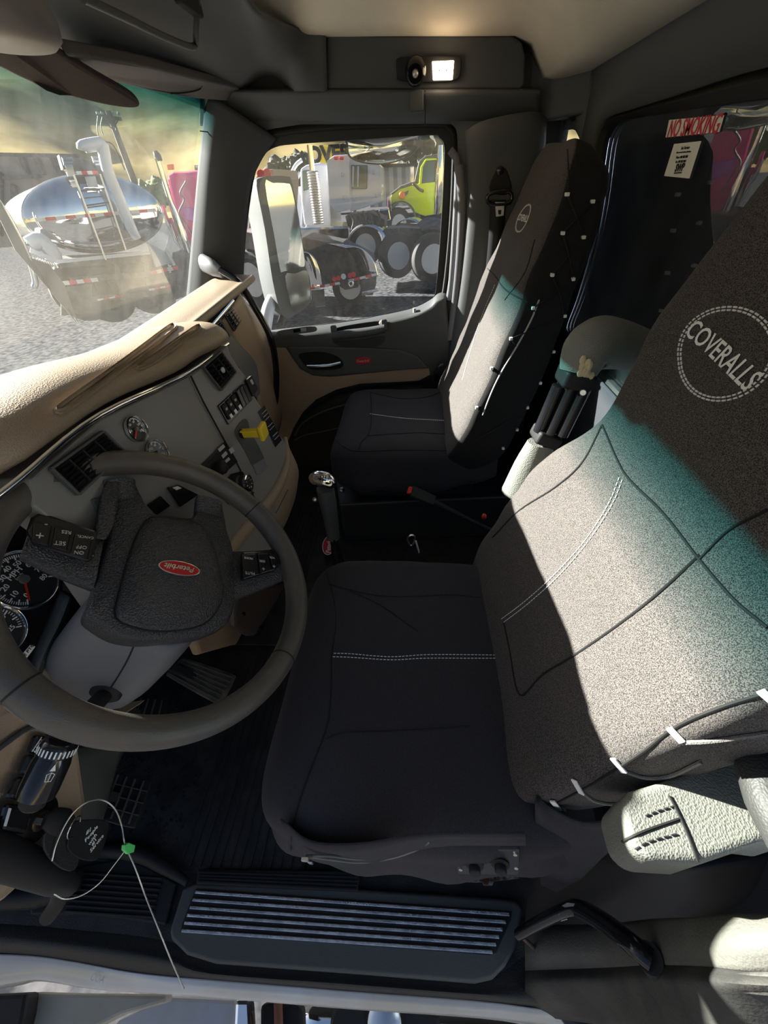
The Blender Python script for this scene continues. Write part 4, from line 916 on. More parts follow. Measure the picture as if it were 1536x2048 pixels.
# ================================================================ STEERING COLUMN
co = empty('steering_column', tuple(sc0-sn*.3), 'grey plastic column shroud with black wiper stalk under the wheel hub', 'steering column')
def CW(px, py, k): return on(px, py, sc0-sn*k, sn)
top_ = [(182,1250),(250,1262),(395,1262),(420,1200),(300,1180),(200,1190)]
cy = sc0.y
def csec(k, w, hgt, dy=0, dz=0, n=28, e=.5):
    c = sc0-sn*k+V((0,dy,0))+su*dz; return [c+V((0,1,0))*sup(2*pi*j/n, e)[0]*w+su*sup(2*pi*j/n, e)[1]*hgt for j in range(n)]
mb = MB(); mb.quadgrid([csec(.055,.062,.070,-.02), csec(.07,.072,.080,-.02), csec(.14,.078,.085,-.02), csec(.24,.088,.088,-.02), csec(.32,.086,.085,-.02), csec(.35,.066,.066,-.02)], cu=True, caps=True)
sh = mb.build('column_shroud', M['grey'], co, bevel=.004)
mb = MB(); mb.quadgrid([csec(.30,.05,.05,-.01), csec(.45,.04,.04,0)], cu=True, caps=True); mb.build('column_tube', M['black'], co)
tsh = bvh(sh)
seams(tsh, [[(272,1282),(255,1320),(238,1350),(222,1375)]], .0012, M['hole'], 'shroud_seam', sh)
b0, nb = hit(tsh, 212, 1386, 0)
if b0 is None: b0 = at(212,1386,y=.29); nb = V((0,-1,0))
mb = MB(); mb.lathe(b0-nb*.01, nb, [(.026,0),(.024,.014),(.018,.018)], 24); mb.build('stalk_boot', M['black'], co)
tip = at(72,1592, y=.105); s0 = at(120,1486, y=.155); m0 = b0.lerp(s0, .55)
d = (tip-s0).normalized()
mb = MB(); mb.tube([b0, m0, s0], [.013,.013,.015], 16, 3); stk = mb.build('stalk', M['black'], co, label='black wiper stalk')
mb = MB(); mb.lathe(s0, d, [(.018,-.004),(.021,0),(.021,.012),(.0195,.013)], 28); co2 = mb.build('stalk_collar', M['gloss'], stk)
mb = MB()
uu, ww, _d = frame(d)
for i in range(28):
    a = 2*pi*i/28; p = s0+d*.002+(uu*cos(a)+ww*sin(a))*.0213; mb.bar(p, p+d*.008, .0018, .0006, up=(uu*cos(a)+ww*sin(a)))
mb.build('collar_marks', M['white'], co2)
L_ = (tip-s0).length
mb = MB(); mb.lathe(s0+d*.013, d, [(.0195,0),(.0215,.01),(.0215,L_*.65),(.0205,L_*.78),(.014,L_*.82)], 32); gp = mb.build('stalk_grip', M['gloss'], stk)
mb = MB(); mb.lathe(s0+d*(.013+L_*.80), d, [(.014,0),(.014,.010),(.010,.014)], 24); mb.build('stalk_button', M['black'], stk)
tg = bvh(gp)
c, n = hit(tg, 100, 1552, .0008)
if c:
    ax = (-d - n*(-d).dot(n)).normalized(); rg = ax.cross(n)
    mb = MB(); mb.prism([c+ax*.014, c+ax*.006+rg*.003, c+ax*.006-rg*.003], n*.0004); mb.tube([c+ax*.002+rg*.004, c+ax*.004, c+ax*.002-rg*.004, c-ax*.006-rg*.003, c-ax*.006+rg*.003], .0005, 5, closed=True); mb.tube([c-ax*.006, c+ax*.004], .0004, 5); mb.build('grip_mark', M['white'], gp)
mb = MB(); mb.tube(onsurf(tg, [(118,1502),(103,1524),(90,1545)], 4, .0005), .0007, 5); mb.build('grip_seam', M['hole'], gp)
# ================================================================ FLOOR, SILL, PEDALS
def bars(mb, x0, x1, y0, y1, dx, z, w=.006, h=.006):
    x = x0
    while x <= x1: mb.bar((x, y0, z), (x, y1, z), w, h); x += dx
fm = empty('floor_mat', (-.5, .4, 0), 'ribbed black rubber mat in front of the driver seat', 'floor mat')
mb = MB(); mb.prism([V((-.98,.12,.003)), V((-.30,.10,.003)), V((-.28,.70,.003)), V((-.95,.72,.003))], (0,0,.006)); mb.build('mat_sheet', M['mat'], fm, smooth=False, bevel=.002)
mb = MB(); bars(mb, -.62, -.30, .12, .68, .026, .010, .005, .006); mb.build('mat_ribs', M['rubber'], fm, smooth=False, kind='stuff')
random.seed(5)
mb = MB()
for i in range(420):
    x, y = -.93+.29*random.random(), .14+.5*random.random(); mb.box((x, y, .0105), (.008, .0022, .003), Matrix.Rotation(random.choice((.9,-.7)), 3, 'Z'))
mb.build('mat_grip_pattern', M['rubber'], fm, smooth=False, kind='stuff')
f2 = empty('floor_mat', (-.5, 1.2, 0), 'ribbed black mat under the gear shifter and passenger footwell, with a red oval emblem', 'floor mat')
mb = MB(); mb.prism([V((-.98,.74,.003)), V((-.28,.74,.003)), V((-.40,1.30,.003)), V((-.44,1.97,.003)), V((-1.0,1.97,.003))], (0,0,.006)); mb.build('mat_sheet', M['mat'], f2, smooth=False, bevel=.002)
mb = MB(); bars(mb, -.70, -.48, .95, 1.55, .022, .010, .004, .006)
for i in range(9): mb.bar((-.66, 1.64+i*.02, .01), (-.45, 1.64+i*.02, .01), .004, .006)
mb.build('mat_ribs', M['rubber'], f2, smooth=False, kind='stuff')
q = at(660,1085,z=.06); up_ = V((-1,-.25,0)).normalized()
A, B = at(652,1115,z=.05), at(658,1062,z=.05); r_ = (B-A).normalized(); u_ = V((0,0,1)).cross(r_)
mb = MB(); mb.prism([V((-.50,.80,.01)), V((-.30,.78,.01)), V((-.33,1.02,.01)), V((-.52,1.02,.01))], (0,0,.038)); bp = mb.build('mat_hump', M['mat'], f2, bevel=.015)
mb = MB(); mb.prism(oval(at(658,1090,z=.0485), r_, u_, .062, .031, 40), (0,0,.0015)); em2 = mb.build('mat_emblem', M['white'], f2, smooth=False)
mb = MB(); mb.prism(oval(at(658,1090,z=.0498), r_, u_, .058, .027, 40), (0,0,.001)); mb.build('emblem_field', M['signred'], em2, smooth=False)
text('Peterbilt', .030, at(658,1090,z=.0512), r_, u_, M['white'], parent=em2, shear=.25, bold=.0006)
# door sill plate
zs_ = .02
sp = empty('sill_plate', (-.2, .04, 0), 'dark door sill step plate with six silver tread strips', 'sill plate')
mb = MB(); mb.prism(pxs(Zp(zs_), [(392,1764),(365,1775),(338,1862),(342,1880),(372,1910),(430,1928),(700,1948),(950,1968),(985,1960),(1010,1935),(1030,1900),(1047,1815),(1030,1800),(1000,1796),(700,1776)]), (0,0,-.03)); mb.build('sill_cover', M['dkgrey'], sp, bevel=.008, seg=3)
mb = MB(); mb.prism(pxs(Zp(zs_+.001), [(392,1777),(1024,1823),(1022,1838),(992,1905),(980,1910),(362,1864),(364,1850)]), (0,0,.001)); mb.build('tread_bed', M['black'], sp, smooth=False)
for i in range(6):
    t = i/5; a = (lerp(391,364,t), lerp(1784,1861,t)); b = (lerp(1019,985,t), lerp(1829,1904,t))
    A, B = at(*a, z=zs_+.004), at(*b, z=zs_+.004)
    mb = MB(); mb.bar(A, B, .0062, .006); mb.build('tread_strip', M['alu'], sp, smooth=False, bevel=.0015)
rl = empty('ribbed_ledge', (-.3, .12, 0), 'black ribbed plastic ledge between the sill plate and the seat', 'trim')
mb = MB(); mb.prism(pxs(Zp(.03), [(395,1738),(718,1742),(716,1783),(392,1768)]), (0,0,-.03)); mb.build('ledge', M['black'], rl, smooth=False, bevel=.003)
for i in range(4): mb = MB(); mb.bar(at(396,1745+6*i,z=.032), at(714,1755+8*i,z=.032), .003, .004); mb.build('rib', M['black'], rl)
rl = empty('ribbed_ledge', (-.75, .08, 0), 'black ribbed kick ledge below the keys at the lower left', 'trim')
mb = MB(); mb.prism(pxs(Zp(.015), [(150,1735),(250,1715),(300,1735),(352,1765),(330,1850),(180,1830),(60,1830),(60,1780)]), (0,0,-.015)); mb.build('ledge', M['black'], rl, smooth=False, bevel=.004)
for i in range(8): mb = MB(); mb.bar(at(150-i*3,1745+11*i,z=.018), at(325-i*3,1757+11*i,z=.018), .004, .006); mb.build('rib', M['black'], rl, bevel=.001)
mb = MB(); mb.tube([at(180,1700,z=.02), at(270,1705,z=.03), at(330,1735,z=.03), at(375,1765,z=.02)], [.014,.018,.014,.008], 10, 4); mb.tube([at(-60,1800,z=.02), at(80,1790,z=.03), at(160,1760,z=.03)], [.02,.025,.02], 10, 4); mb.build('ledge_roll', M['black'], rl)
# weatherstrip + painted door opening
mb = MB(); rows = [pxs(Zp(-.004), [(-80,1835),(60,1843),(150,1850),(260,1858),(345,1870),(420,1900),(700,1925),(960,1940),(1040,1890),(1060,1880)]), pxs(Zp(.006), [(-80,1855),(60,1865),(150,1875),(260,1890),(345,1908),(420,1936),(700,1956),(960,1976),(1060,1950),(1100,1930)]),
   pxs(Zp(.01), [(-80,1880),(60,1890),(150,1900),(260,1915),(345,1930),(420,1950),(700,1972),(960,1992),(1080,2000),(1130,1985)]), pxs(Zp(-.02), [(-80,1905),(60,1912),(150,1925),(260,1945),(345,1955),(420,1960),(700,1983),(960,2003),(1090,2016),(1140,2010)])]
mb.surf(rows, 4, 4); ws_ = mb.build('weatherstrip', M['rubber'], solid=.01, label='long black rubber weatherstrip along the door opening', cat='weatherstrip')
rows = [pxs(Zp(-.02), [(-80,1905),(60,1910),(150,1922),(260,1942),(345,1952),(420,1958),(700,1981),(960,2001),(1120,2022)]), pxs(Zp(-.025), [(-80,1925),(60,1928),(150,1936),(260,1952),(345,1966),(420,1975),(700,1998),(960,2018),(1120,2034)]),
   pxs(Zp(-.05), [(-80,1972),(30,1958),(90,1955),(200,1972),(345,1982),(420,1987),(700,2012),(960,2030),(1130,2050)]), pxs(Zp(-.12), [(-80,1985),(30,1968),(90,1958),(200,1974),(345,1984),(420,1990),(700,2012),(960,2030),(1130,2060)])]
mb = MB(); mb.surf(rows, 4, 4); bs = mb.build('body_sill', M['body'], solid=.004, label='white painted metal door sill at the bottom edge', cat='sill')
text('COA', .016, at(195,1957,z=-.018), (1,-.1,0), (.1,1,0), M['wire'], parent=bs)
# lower rear corner (B pillar foot): pale panel, black roll, dark side
zz_ = [.02, .17, .40, .59, .66, .70]
def prow(ys, dz=0, xs=(1050,1200,1300,1400,1480,1620)): return [at(x_, y_, z=z_+dz) for x_, y_, z_ in zip(xs, ys, zz_)]
rows = [prow((1850,1848,1838,1834,1828,1834), -.03), prow((1872,1862,1846,1838,1832,1840)), prow((1905,1900,1888,1884,1884,1890), .01), prow((1950,1942,1935,1936,1944,1955), -.01)]
mb = MB(); mb.surf(rows, 4, 4); mb.build('pillar_foot_cover', mat('pale_trim', (.10,.10,.088), .7, 0, .5, 300, (.125,.12,.105), 12), solid=.012, label='pale grey trim at the foot of the rear door pillar, striped by sunlight', cat='trim')
rows = [prow((1935,1932,1928,1930,1938,1950), -.01), prow((1965,1958,1952,1960,1968,1975), .005), prow((2000,1995,1990,1998,2004,2010), -.03), prow((2030,2050,2070,2080,2085,2090), -.10)]
mb = MB(); mb.surf(rows, 4, 4); mb.build('rubber_flap', mat('dusty_rubber', (.025,.025,.025), .65, 0, .5, 200, (.06,.058,.05), 9), solid=.012, label='dusty black rubber roll below the pale pillar trim', cat='weatherstrip')
rows = [[at(1090,1650,z=.25), at(1200,1700,z=.35), at(1330,1740,z=.42), at(1600,1700,z=.45)], [at(1060,1760,z=.10), at(1200,1790,z=.2), at(1350,1800,z=.3), at(1600,1790,z=.35)], [at(1050,1850,z=.02), at(1200,1850,z=.08), at(1330,1840,z=.16), at(1600,1840,z=.2)]]
mb = MB(); mb.surf(rows, 4, 4); mb.build('rear_side_lining', M['black'], solid=.012, label='dark lining curving under the pale block armrest', cat='lining')
# grab handle on the sill
gh = empty('grab_bar', tuple(at(1150,1880,z=.05)), 'bent black grab handle with chipped paint right of the sill plate', 'handle')
pth = [at(1038,1868,z=.10), at(1085,1842,z=.17), at(1138,1818,z=.25), at(1165,1820,z=.28), at(1215,1850,z=.37), at(1260,1885,z=.44), at(1302,1920,z=.45)]
mb = MB(); mb.tube(pth, [.010,.0105,.0115,.013,.0125,.0115,.011], 14, 5, flat=1.3, up=(0,0,1)); hb2 = mb.build('grip', M['gloss'], gh)
th_ = bvh(hb2)
for pts in ([(1124,1812),(1135,1806),(1150,1808),(1148,1813),(1130,1815)], [(1118,1828),(1135,1838),(1160,1848),(1180,1862),(1150,1852),(1122,1842)]):  # two thin light grey patches laid on the grip
    P_ = [hit(th_, *p, .0006)[0] for p in pts]; P_ = [p for p in P_ if p]
    if len(P_) > 2: mb = MB(); mb.prism(P_, (0,0,.0004)); mb.build('grey_patch', M['lightgrey'], hb2, smooth=False, label='grey patch of chipped paint')
mb = MB(); mb.cyl(at(1042,1872,z=.09), at(1078,1905,z=.03), .004); mb.build('stay_rod', mat('bronze_rod', (.25,.18,.14), .4, .6), gh)
mb = MB(); mb.cyl(at(1298,1915,z=.45), at(1312,1932,z=.40), .017, .019); mb.build('handle_foot', M['black'], gh)
# pedals
def pedal(name, quad, zz, label, m='rubber', ribs=5, along=True, arm=None):
    q = [at(*p, z=z_) for p, z_ in zip(quad, zz)]; n = (q[1]-q[0]).cross(q[3]-q[0]).normalized(); n = n if n.z > 0 else -n
    e_ = empty(name, tuple(V((q[0].x, q[0].y, 0))), label, 'pedal')
    C4 = crom([q[i].lerp(q[j], f) for i, j in ((0,1),(1,2),(2,3),(3,0)) for f in (.12,.88)], 3, True)
    mb = MB(); mb.prism([p+n*.006 for p in C4], -n*.012); pd = mb.build('pedal_pad', M[m], e_, smooth=False, bevel=.002)
    for i in range(ribs):
        t = (i+.7)/(ribs+.4)
        a, b = (q[0].lerp(q[3], t), q[1].lerp(q[2], t)) if along else (q[0].lerp(q[1], t), q[3].lerp(q[2], t))
        mb = MB(); mb.bar(a.lerp(b,.05)+n*.008, a.lerp(b,.95)+n*.008, .0035, .005, up=n); mb.build('pad_rib', M['pedrib'], pd)
    c = sum(q, V())/4
    mb = MB(); mb.bar(c-n*.008, (arm or c+V((-.12,0,.12))), .02, .012); mb.build('pedal_arm', M['black'], e_)
    return e_, q, n
M['pedrib'] = mat('pedal_rib', (.08,.078,.072), .6)
M['gaspad'] = mat('worn_pedal_rubber', (.06,.055,.05), .6, 0, .4, 300, (.14,.115,.09), 18)
pedal('accelerator_pedal', [(365,1315),(474,1352),(440,1412),(330,1350)], [.15,.07,.07,.15], 'long ribbed accelerator pedal, worn brown, right of the steering column', 'gaspad', 6)
pedal('brake_pedal', [(262,1392),(336,1402),(322,1470),(235,1460)], [.15,.13,.13,.15], 'black rubber brake pedal half hidden by the wheel rim', 'rubber', 5, False)
e_, q, n = pedal('clutch_pedal', [(228,1545),(303,1562),(270,1658),(192,1635)], [.14,.12,.12,.14], 'wide black clutch pedal with moulded grid, below the wheel rim', 'rubber', 4, False)
for t in (.25,.5,.75): mb = MB(); mb.bar(q[0].lerp(q[3],t)+n*.008, q[1].lerp(q[2],t)+n*.008, .002, .004, up=n); mb.build('pad_rib', M['pedrib'], e_)
mb = MB(); mb.prism([at(205,1412,y=.36), at(290,1400,y=.36), at(240,1432,y=.33), at(170,1440,y=.32)], (-.02,0,-.02)); mb.build('column_gaiter', M['tan2'], co, smooth=False, label='tan lower edge of the shroud')
mb = MB(); mb.surf([[at(130,1500,x=-.68), at(180,1490,x=-.7), at(250,1480,x=-.74)], [at(120,1600,x=-.70), at(190,1570,x=-.72), at(225,1540,x=-.78)], [at(90,1720,x=-.72), at(160,1700,x=-.74), at(200,1640,x=-.82)]], 4, 4); mb.build('kick_lining', M['dkgrey'], solid=.01, label='dark lining between ignition panel and clutch pedal', cat='lining')
# handle at lower left
hl = empty('grab_bar', tuple(at(60,1820,x=-.62)), 'thick rounded black grab handle entering from the lower left edge', 'handle')
mb = MB(); mb.tube([at(-60,1690,x=-.60), at(0,1712,x=-.60), at(60,1735,x=-.60), at(110,1756,x=-.60), at(140,1772,x=-.61)], [.025,.025,.024,.022,.015], 16, 4); mb.build('grip', M['black'], hl)
mb = MB(); mb.tube([at(125,1768,x=-.61), at(118,1800,x=-.62), at(95,1835,x=-.64)], [.015,.013,.012], 12, 3); mb.build('handle_leg', M['black'], hl)
mb = MB(); mb.prism([at(-60,1740,x=-.66), at(20,1748,x=-.66), at(32,1770,x=-.66), at(10,1795,x=-.66), at(-60,1810,x=-.66)], (-.03,0,0)); mb.build('kick_panel', M['tan2'], da, smooth=False, bevel=.006)
# keys
kx = -.565
ky = empty('key', tuple(at(130,1660,x=kx)), 'black-headed key with steel ring in the ignition', 'key')
K0 = at(70,1642,x=-.59); K1 = at(100,1645,x=kx); K2 = at(138,1652,x=kx+.01)
mb = MB(); mb.bar(K0, K1, .008, .003); mb.build('key_blade', M['wire'], ky)
mb = MB(); mb.tube([at(88,1642,x=kx), at(105,1640,x=kx), at(125,1645,x=kx), at(140,1655,x=kx)], [.008,.016,.018,.012], 14, 4, flat=.4, up=(1,0,0)); mb.build('key_head', M['black'], ky)
C_ = at(148,1655,x=kx+.008); r1_ = .019
mb = MB(); mb.tube([C_+V((0,1,0))*cos(a)*r1_*.75+V((.35,0,.94))*sin(a)*r1_ for a in [2*pi*i/28 for i in range(28)]], .0011, 8, closed=True); mb.build('key_ring', M['chrome'], ky, label='steel key ring')
fb = empty('key_fob', tuple(at(180,1680,x=kx)), 'black key fob with white slogan lettering', 'key fob')
mb = MB(); mb.prism(crom(pxs(X(kx+.004), [(150,1648),(165,1640),(208,1640),(218,1655),(200,1712),(180,1722),(150,1712),(135,1690)]), 3, True), (-.004,0,0)); mb.build('fob_body', M['black'], fb, smooth=False, bevel=.001)
mb = MB(); mb.prism(crom(pxs(X(kx+.0), [(95,1660),(140,1668),(160,1700),(150,1740),(120,1735),(90,1700)]), 3, True), (-.004,0,0)); mb.build('fob_back', M['rubber'], fb, smooth=False, bevel=.001)
fx = X(kx+.005)
for s_, a, b in (('#1', (168,1668), (186,1655)), ('People', (168,1684), (196,1650)), ('with', (177,1689), (192,1668)), ('#1', (184,1690), (192,1677)), ('Service', (180,1703), (206,1670))):
    textpx(s_, .0095, (a[0],a[1]), (b[0],b[1]), fx, M['white'], .0006, parent=fb)
wr = empty('wire_seal', tuple(at(255,1697,x=-.52)), 'thin steel wire looped through the key ring with green plastic seal', 'wire seal')
pts = [(104,1722,-.56),(112,1690,-.56),(130,1650,-.555),(150,1622,-.55),(175,1604,-.54),(205,1600,-.54),(230,1618,-.53),(243,1650,-.53),(248,1680,-.52),(253,1697,-.52),(270,1735,-.50),(290,1790,-.48),(312,1845,-.45),(340,1915,-.42),(368,1978,-.39)]
mb = MB(); mb.tube([at(a,b,x=x) for a,b,x in pts], .0011, 6, 4); mb.build('wire', M['wire'], wr)
pts = [(253,1697,-.52),(228,1730,-.53),(200,1765,-.54),(165,1790,-.55),(130,1798,-.56),(108,1788,-.57)]
mb = MB(); mb.tube([at(a,b,x=x) for a,b,x in pts], .0010, 6, 4); mb.build('wire', M['wire'], wr)
c = at(254,1697,x=-.518); mb = MB(); mb.prism(pxs(X(-.52), [(243,1690),(252,1685),(265,1690),(262,1704),(250,1708),(242,1700)]), (.006,0,0)); mb.build('seal_tag', M['green'], wr, smooth=False, bevel=.001, label='green plastic seal')
# gear shifter
gs = empty('gear_shifter', (-.36, .98, 0), 'gear lever with polished knob between the seats', 'gear lever')
kc = at(645,962,y=1.0)
mb = MB(); mb.tube([kc+V((-.036,.008,-.008)), kc+V((-.032,.008,-.004)), kc+V((-.015,.005,.004)), kc+V((.012,0,.0)), kc+V((.03,-.005,-.014)), kc+V((.036,-.006,-.022))], [.004,.022,.031,.033,.022,.004], 24, 4, flat=.82); kn = mb.build('shift_knob', M['chrome'], gs, label='polished shift knob')
tk = bvh(kn)
c, n = hit(tk, 646, 957, .001)
mb = MB(); q, _ = hit(tk, 640, 962); A, _ = hit(tk, 625, 953); r_ = (c-A).normalized()
pl_ = [hit(tk, *p, .0012)[0] for p in crom([V((a,b,0)) for a,b in [(626,953),(640,949),(655,952),(664,966),(660,972),(645,968),(630,963)]], 3, True) for p in [(p.x,p.y)]]
mb = MB(); mb.prism([p for p in pl_ if p], n*.0006); sp2 = mb.build('gear_pattern_plate', mat('pale_gold', (.6,.58,.48), .3, .8), kn, smooth=False)
text('1 3 5\nR 2 4', .011, c+n*.0022, r_, n.cross(r_), M['black'], parent=sp2, bold=.0003)
mb = MB(); mb.box(at(656,998,y=.985), (.016,.014,.018)); mb.build('range_switch', M['blue'], gs, bevel=.003, label='blue range switch')
mb = MB(); mb.ball(at(630,1000,y=.985), .011, sc=(.9,.6,1)); mb.build('splitter_tab', M['steel'], gs)
mb = MB(); mb.tube([kc+V((.004,0,-.03)), at(655,1000,y=1.0), at(662,1040,y=1.0), at(667,1075,y=1.0)], [.030,.030,.026,.024], 12, 3); mb.build('shift_sleeve', M['dkgrey'], gs)
mb = MB(); mb.tube([at(664,1060,y=.99), at(670,1090,y=.99), at(676,1118,y=.98), V((-.30,.96,.01))], [.012,.016,.02,.03], 14, 3); mb.build('shift_lever', M['gloss'], gs)
# buckle on its stalk, and small lever on the driver seat
bb = empty('seat_belt_buckle', tuple(at(900,1010,y=.95)), 'black seat belt buckle with red button on a stalk between the seats', 'seat belt buckle')
P0_, P1_ = at(822,982,y=.95), at(862,1000,y=.95)
mb = MB(); mb.bar(P0_.lerp(P1_,-.02), P1_.lerp(P0_,-.15), .034, .018, up=(0,-.5,1)); mb.build('buckle_body', M['black'], bb, bevel=.004)
mb = MB(); mb.bar(P0_.lerp(P1_,-.14), P0_.lerp(P1_,.0), .022, .014, up=(0,-.5,1)); mb.build('release_button', M['redp'], bb, bevel=.002, label='red release button')
mb = MB(); mb.tube([P1_, at(885,1012,y=.95), at(930,1035,y=.93), at(985,1062,y=.9)], [.009,.009,.007,.007], 8, 3); mb.build('buckle_stalk', M['black'], bb)
lv = empty('release_lever', tuple(at(830,1100,y=.75)), 'small bright release lever in the dark gap behind the driver seat', 'lever')
mb = MB(); mb.tube([at(815,1078,y=.76), at(822,1070,y=.76), at(830,1074,y=.76), at(826,1088,y=.76), at(820,1090,y=.76)], .0025, 6, 4, closed=True); mb.build('lever_loop', M['steel'], lv)
mb = MB(); mb.bar(at(832,1083,y=.76), at(838,1104,y=.76), .010, .003); mb.build('lever_strap', M['lightgrey'], lv)
mb = MB(); mb.ball(at(968,1033,y=.93), .008, sc=(1,1,1.4)); mb.build('red_stalk_button', M['redp'], label='small red button beside the driver backrest', cat='button')
# passenger belt on the B pillar
bt = empty('seat_belt', tuple(at(985,540,y=1.93)), 'black seat belt with pillar anchor behind the passenger seat', 'seat belt')
yb_ = 1.93
mb = MB(); mb.prism(crom(pxs(Y(yb_), [(998,335),(1012,338),(1020,358),(1024,378),(1012,390),(990,388),(978,378),(986,352)]), 3, True), (0,.02,0)); mb.build('anchor_cover', M['black'], bt, smooth=False, bevel=.004)
mb = MB(); mb.lathe(at(1000,341,y=yb_), (0,-1,0), [(.014,0),(.013,.008),(.006,.010)]); mb.build('anchor_bolt', M['gloss'], bt)
mb = MB(); mb.tube(pxs(Y(yb_-.015), [(978,388),(1018,382),(1020,405),(980,408)]), .007, 8, 3, closed=True); mb.build('guide_loop', M['gloss'], bt)
mb = MB(); mb.prism(pxs(Y(yb_-.02), [(990,404),(1010,404),(1008,432),(992,434)]), (0,.004,0)); to_ = mb.build('tongue', M['steel'], bt, smooth=False, bevel=.002)
mb = MB(); mb.prism(pxs(Y(yb_-.022), [(996,420),(1003,420),(1002,429),(997,429)]), (0,.001,0)); mb.build('tongue_slot', M['hole'], to_, smooth=False)
mb = MB(); mb.surf([pxs(Y(yb_-.012), [(980,400),(978,460),(972,530),(960,620)]), pxs(Y(yb_-.012), [(1012,400),(1008,460),(1000,530),(990,620)])], 4, 1); mb.build('webbing', M['black'], bt, solid=.002)
mb = MB(); mb.tube(pxs(Y(1.88), [(888,728),(878,735),(868,752),(866,764)]), [.012,.010,.009,.008], 8, 4); mb.build('recliner_lever', M['gloss'], ps, label='black recliner lever')
# passenger grab bar
gb_ = empty('grab_bar', tuple(at(548,830,y=1.88)), 'long curved black grab bar beside the passenger door and dash end', 'grab bar')
mb = MB(); mb.tube([at(440,540,y=1.86), at(478,566,y=1.84), at(510,615,y=1.82), at(538,668,y=1.82), at(549,710,y=1.83), at(553,760,y=1.84), at(549,810,y=1.86), at(530,850,y=1.9)], [.013,.014,.0145,.0145,.015,.015,.015,.015], 12, 5); mb.build('bar', M['gloss'], gb_)
mb = MB(); mb.tube([at(407,526,y=1.93), at(425,535,y=1.89), at(446,548,y=1.86)], [.036,.034,.018], 14, 3, flat=.7); mb.build('bar_bracket', M['grey'], gb_, bevel=.004)
# sun visors + lens cup
vz = [(-60,90,-.62),(0,118,-.62),(60,120,-.62),(105,112,-.60),(150,135,-.60),(210,170,-.60),(262,198,-.60),(283,214,-.60),(280,226,-.61),(255,228,-.62),(200,220,-.63),(120,200,-.64),(50,172,-.66),(0,148,-.67),(-60,130,-.68)]
P_ = crom([at(a,b,x=x) for a,b,x in vz], 3, True)
mb = MB(); mb.prism([p+V((0,0,.008)) for p in P_], (-.008,0,.014)); mb.build('sun_visor', mat('visor_dark', (.035,.028,.028), .7, 0, .3, 600), bevel=.005, seg=3, label='dark driver sun visor folded down at the upper left', cat='sun visor')
P_ = crom([at(a,b,x=x) for a,b,x in [(132,112,-.60),(200,118,-.60),(300,135,-.60),(400,160,-.60),(500,182,-.62),(512,190,-.64),(500,203,-.66),(420,200,-.67),(340,190,-.67),(250,170,-.67),(180,150,-.66)]], 3, True)
mb = MB(); mb.prism(P_, (-.004,0,.02)); v2 = mb.build('sun_visor', mat('visor_grey', (.09,.085,.085), .6, 0, .3, 600), bevel=.006, seg=3, label='grey passenger sun visor folded against the header', cat='sun visor')
tv = bvh(v2); seams(tv, [[(255,178),(300,186),(360,186),(395,180),(404,172)]], .0015, M['hole'], 'visor_seam', v2)
mb = MB(); mb.lathe(at(18,78,x=-.52)+V((0,0,-.004)), (.05,0,1), [(.02,-.006),(.05,-.002),(.060,.006),(.062,.02),(.055,.05),(.03,.08)], 36); mb.build('overhead_speaker', mat('cup_grey', (.16,.15,.14), .5), label='round grey overhead cup at the top left corner', cat='speaker')
mb = MB(); mb.tube([at(165,-5,x=-.46), at(250,35,x=-.47), at(340,78,x=-.48), at(388,93,x=-.49), at(392,60,x=-.47), at(396,-10,x=-.45)], .006, 8, 4); mb.build('console_edge', M['dkgrey'], label='raised edge of the overhead console', cat='trim')
mb = MB(); mb.box(at(375,0,x=-.46), (.02,.10,.03)); mb.build('console_slot', M['hole'], bevel=.004, label='dark slot in the overhead console at the top edge', cat='slot')
# courtesy lamp
yl = 1.958
cl = empty('courtesy_lamp', tuple(at(857,160,y=yl)), 'overhead lamp pair with the right lens lit, above the passenger door', 'lamp')
mb = MB(); mb.prism(crom(pxs(Y(yl), [(793,125),(800,116),(860,112),(915,114),(922,122),(920,150),(908,162),(860,166),(800,162),(794,150)]), 3, True), (0,-.010,0)); mb.build('lamp_bezel', M['black'], cl, smooth=False, bevel=.004)
c = at(832,142,y=yl-.012); mb = MB(); mb.lathe(c, (-.1,-1,-.35), [(.036,0),(.036,.012),(.030,.026),(.024,.030),(.021,.024),(.014,.016)], 30); rl_ = mb.build('reading_lamp', M['gloss'], cl)
mb = MB(); mb.ball(c+V((-.002,-.022,-.008)), .011); mb.build('reading_bulb', M['wire'], rl_)
ql = pxs(Y(yl-.012), [(864,123),(908,121),(905,160),(866,161)])
mb = MB(); mb.prism(ql, (0,-.004,0)); ll = mb.build('lamp_lens', M['lampglass'], cl, smooth=False, bevel=.002, label='lit warm lamp lens')
mb = MB()
for t in (.33,.66): mb.bar(ql[0].lerp(ql[1],t)+V((0,-.005,0)), ql[3].lerp(ql[2],t)+V((0,-.005,0)), .003, .002, up=(0,-1,0))
mb.bar(ql[0].lerp(ql[3],.5)+V((0,-.005,0)), ql[1].lerp(ql[2],.5)+V((0,-.005,0)), .002, .002, up=(0,-1,0)); mb.build('lens_grid', M['lightgrey'], ll)
pl = bpy.data.lights.new('courtesy_lamp_light', 'POINT'); pl.energy = .18; pl.color = (1,.75,.5); pl.shadow_soft_size = .03
po_ = bpy.data.objects.new('courtesy_lamp_light', pl); COL.objects.link(po_); po_.location = at(885,142,y=yl-.04)
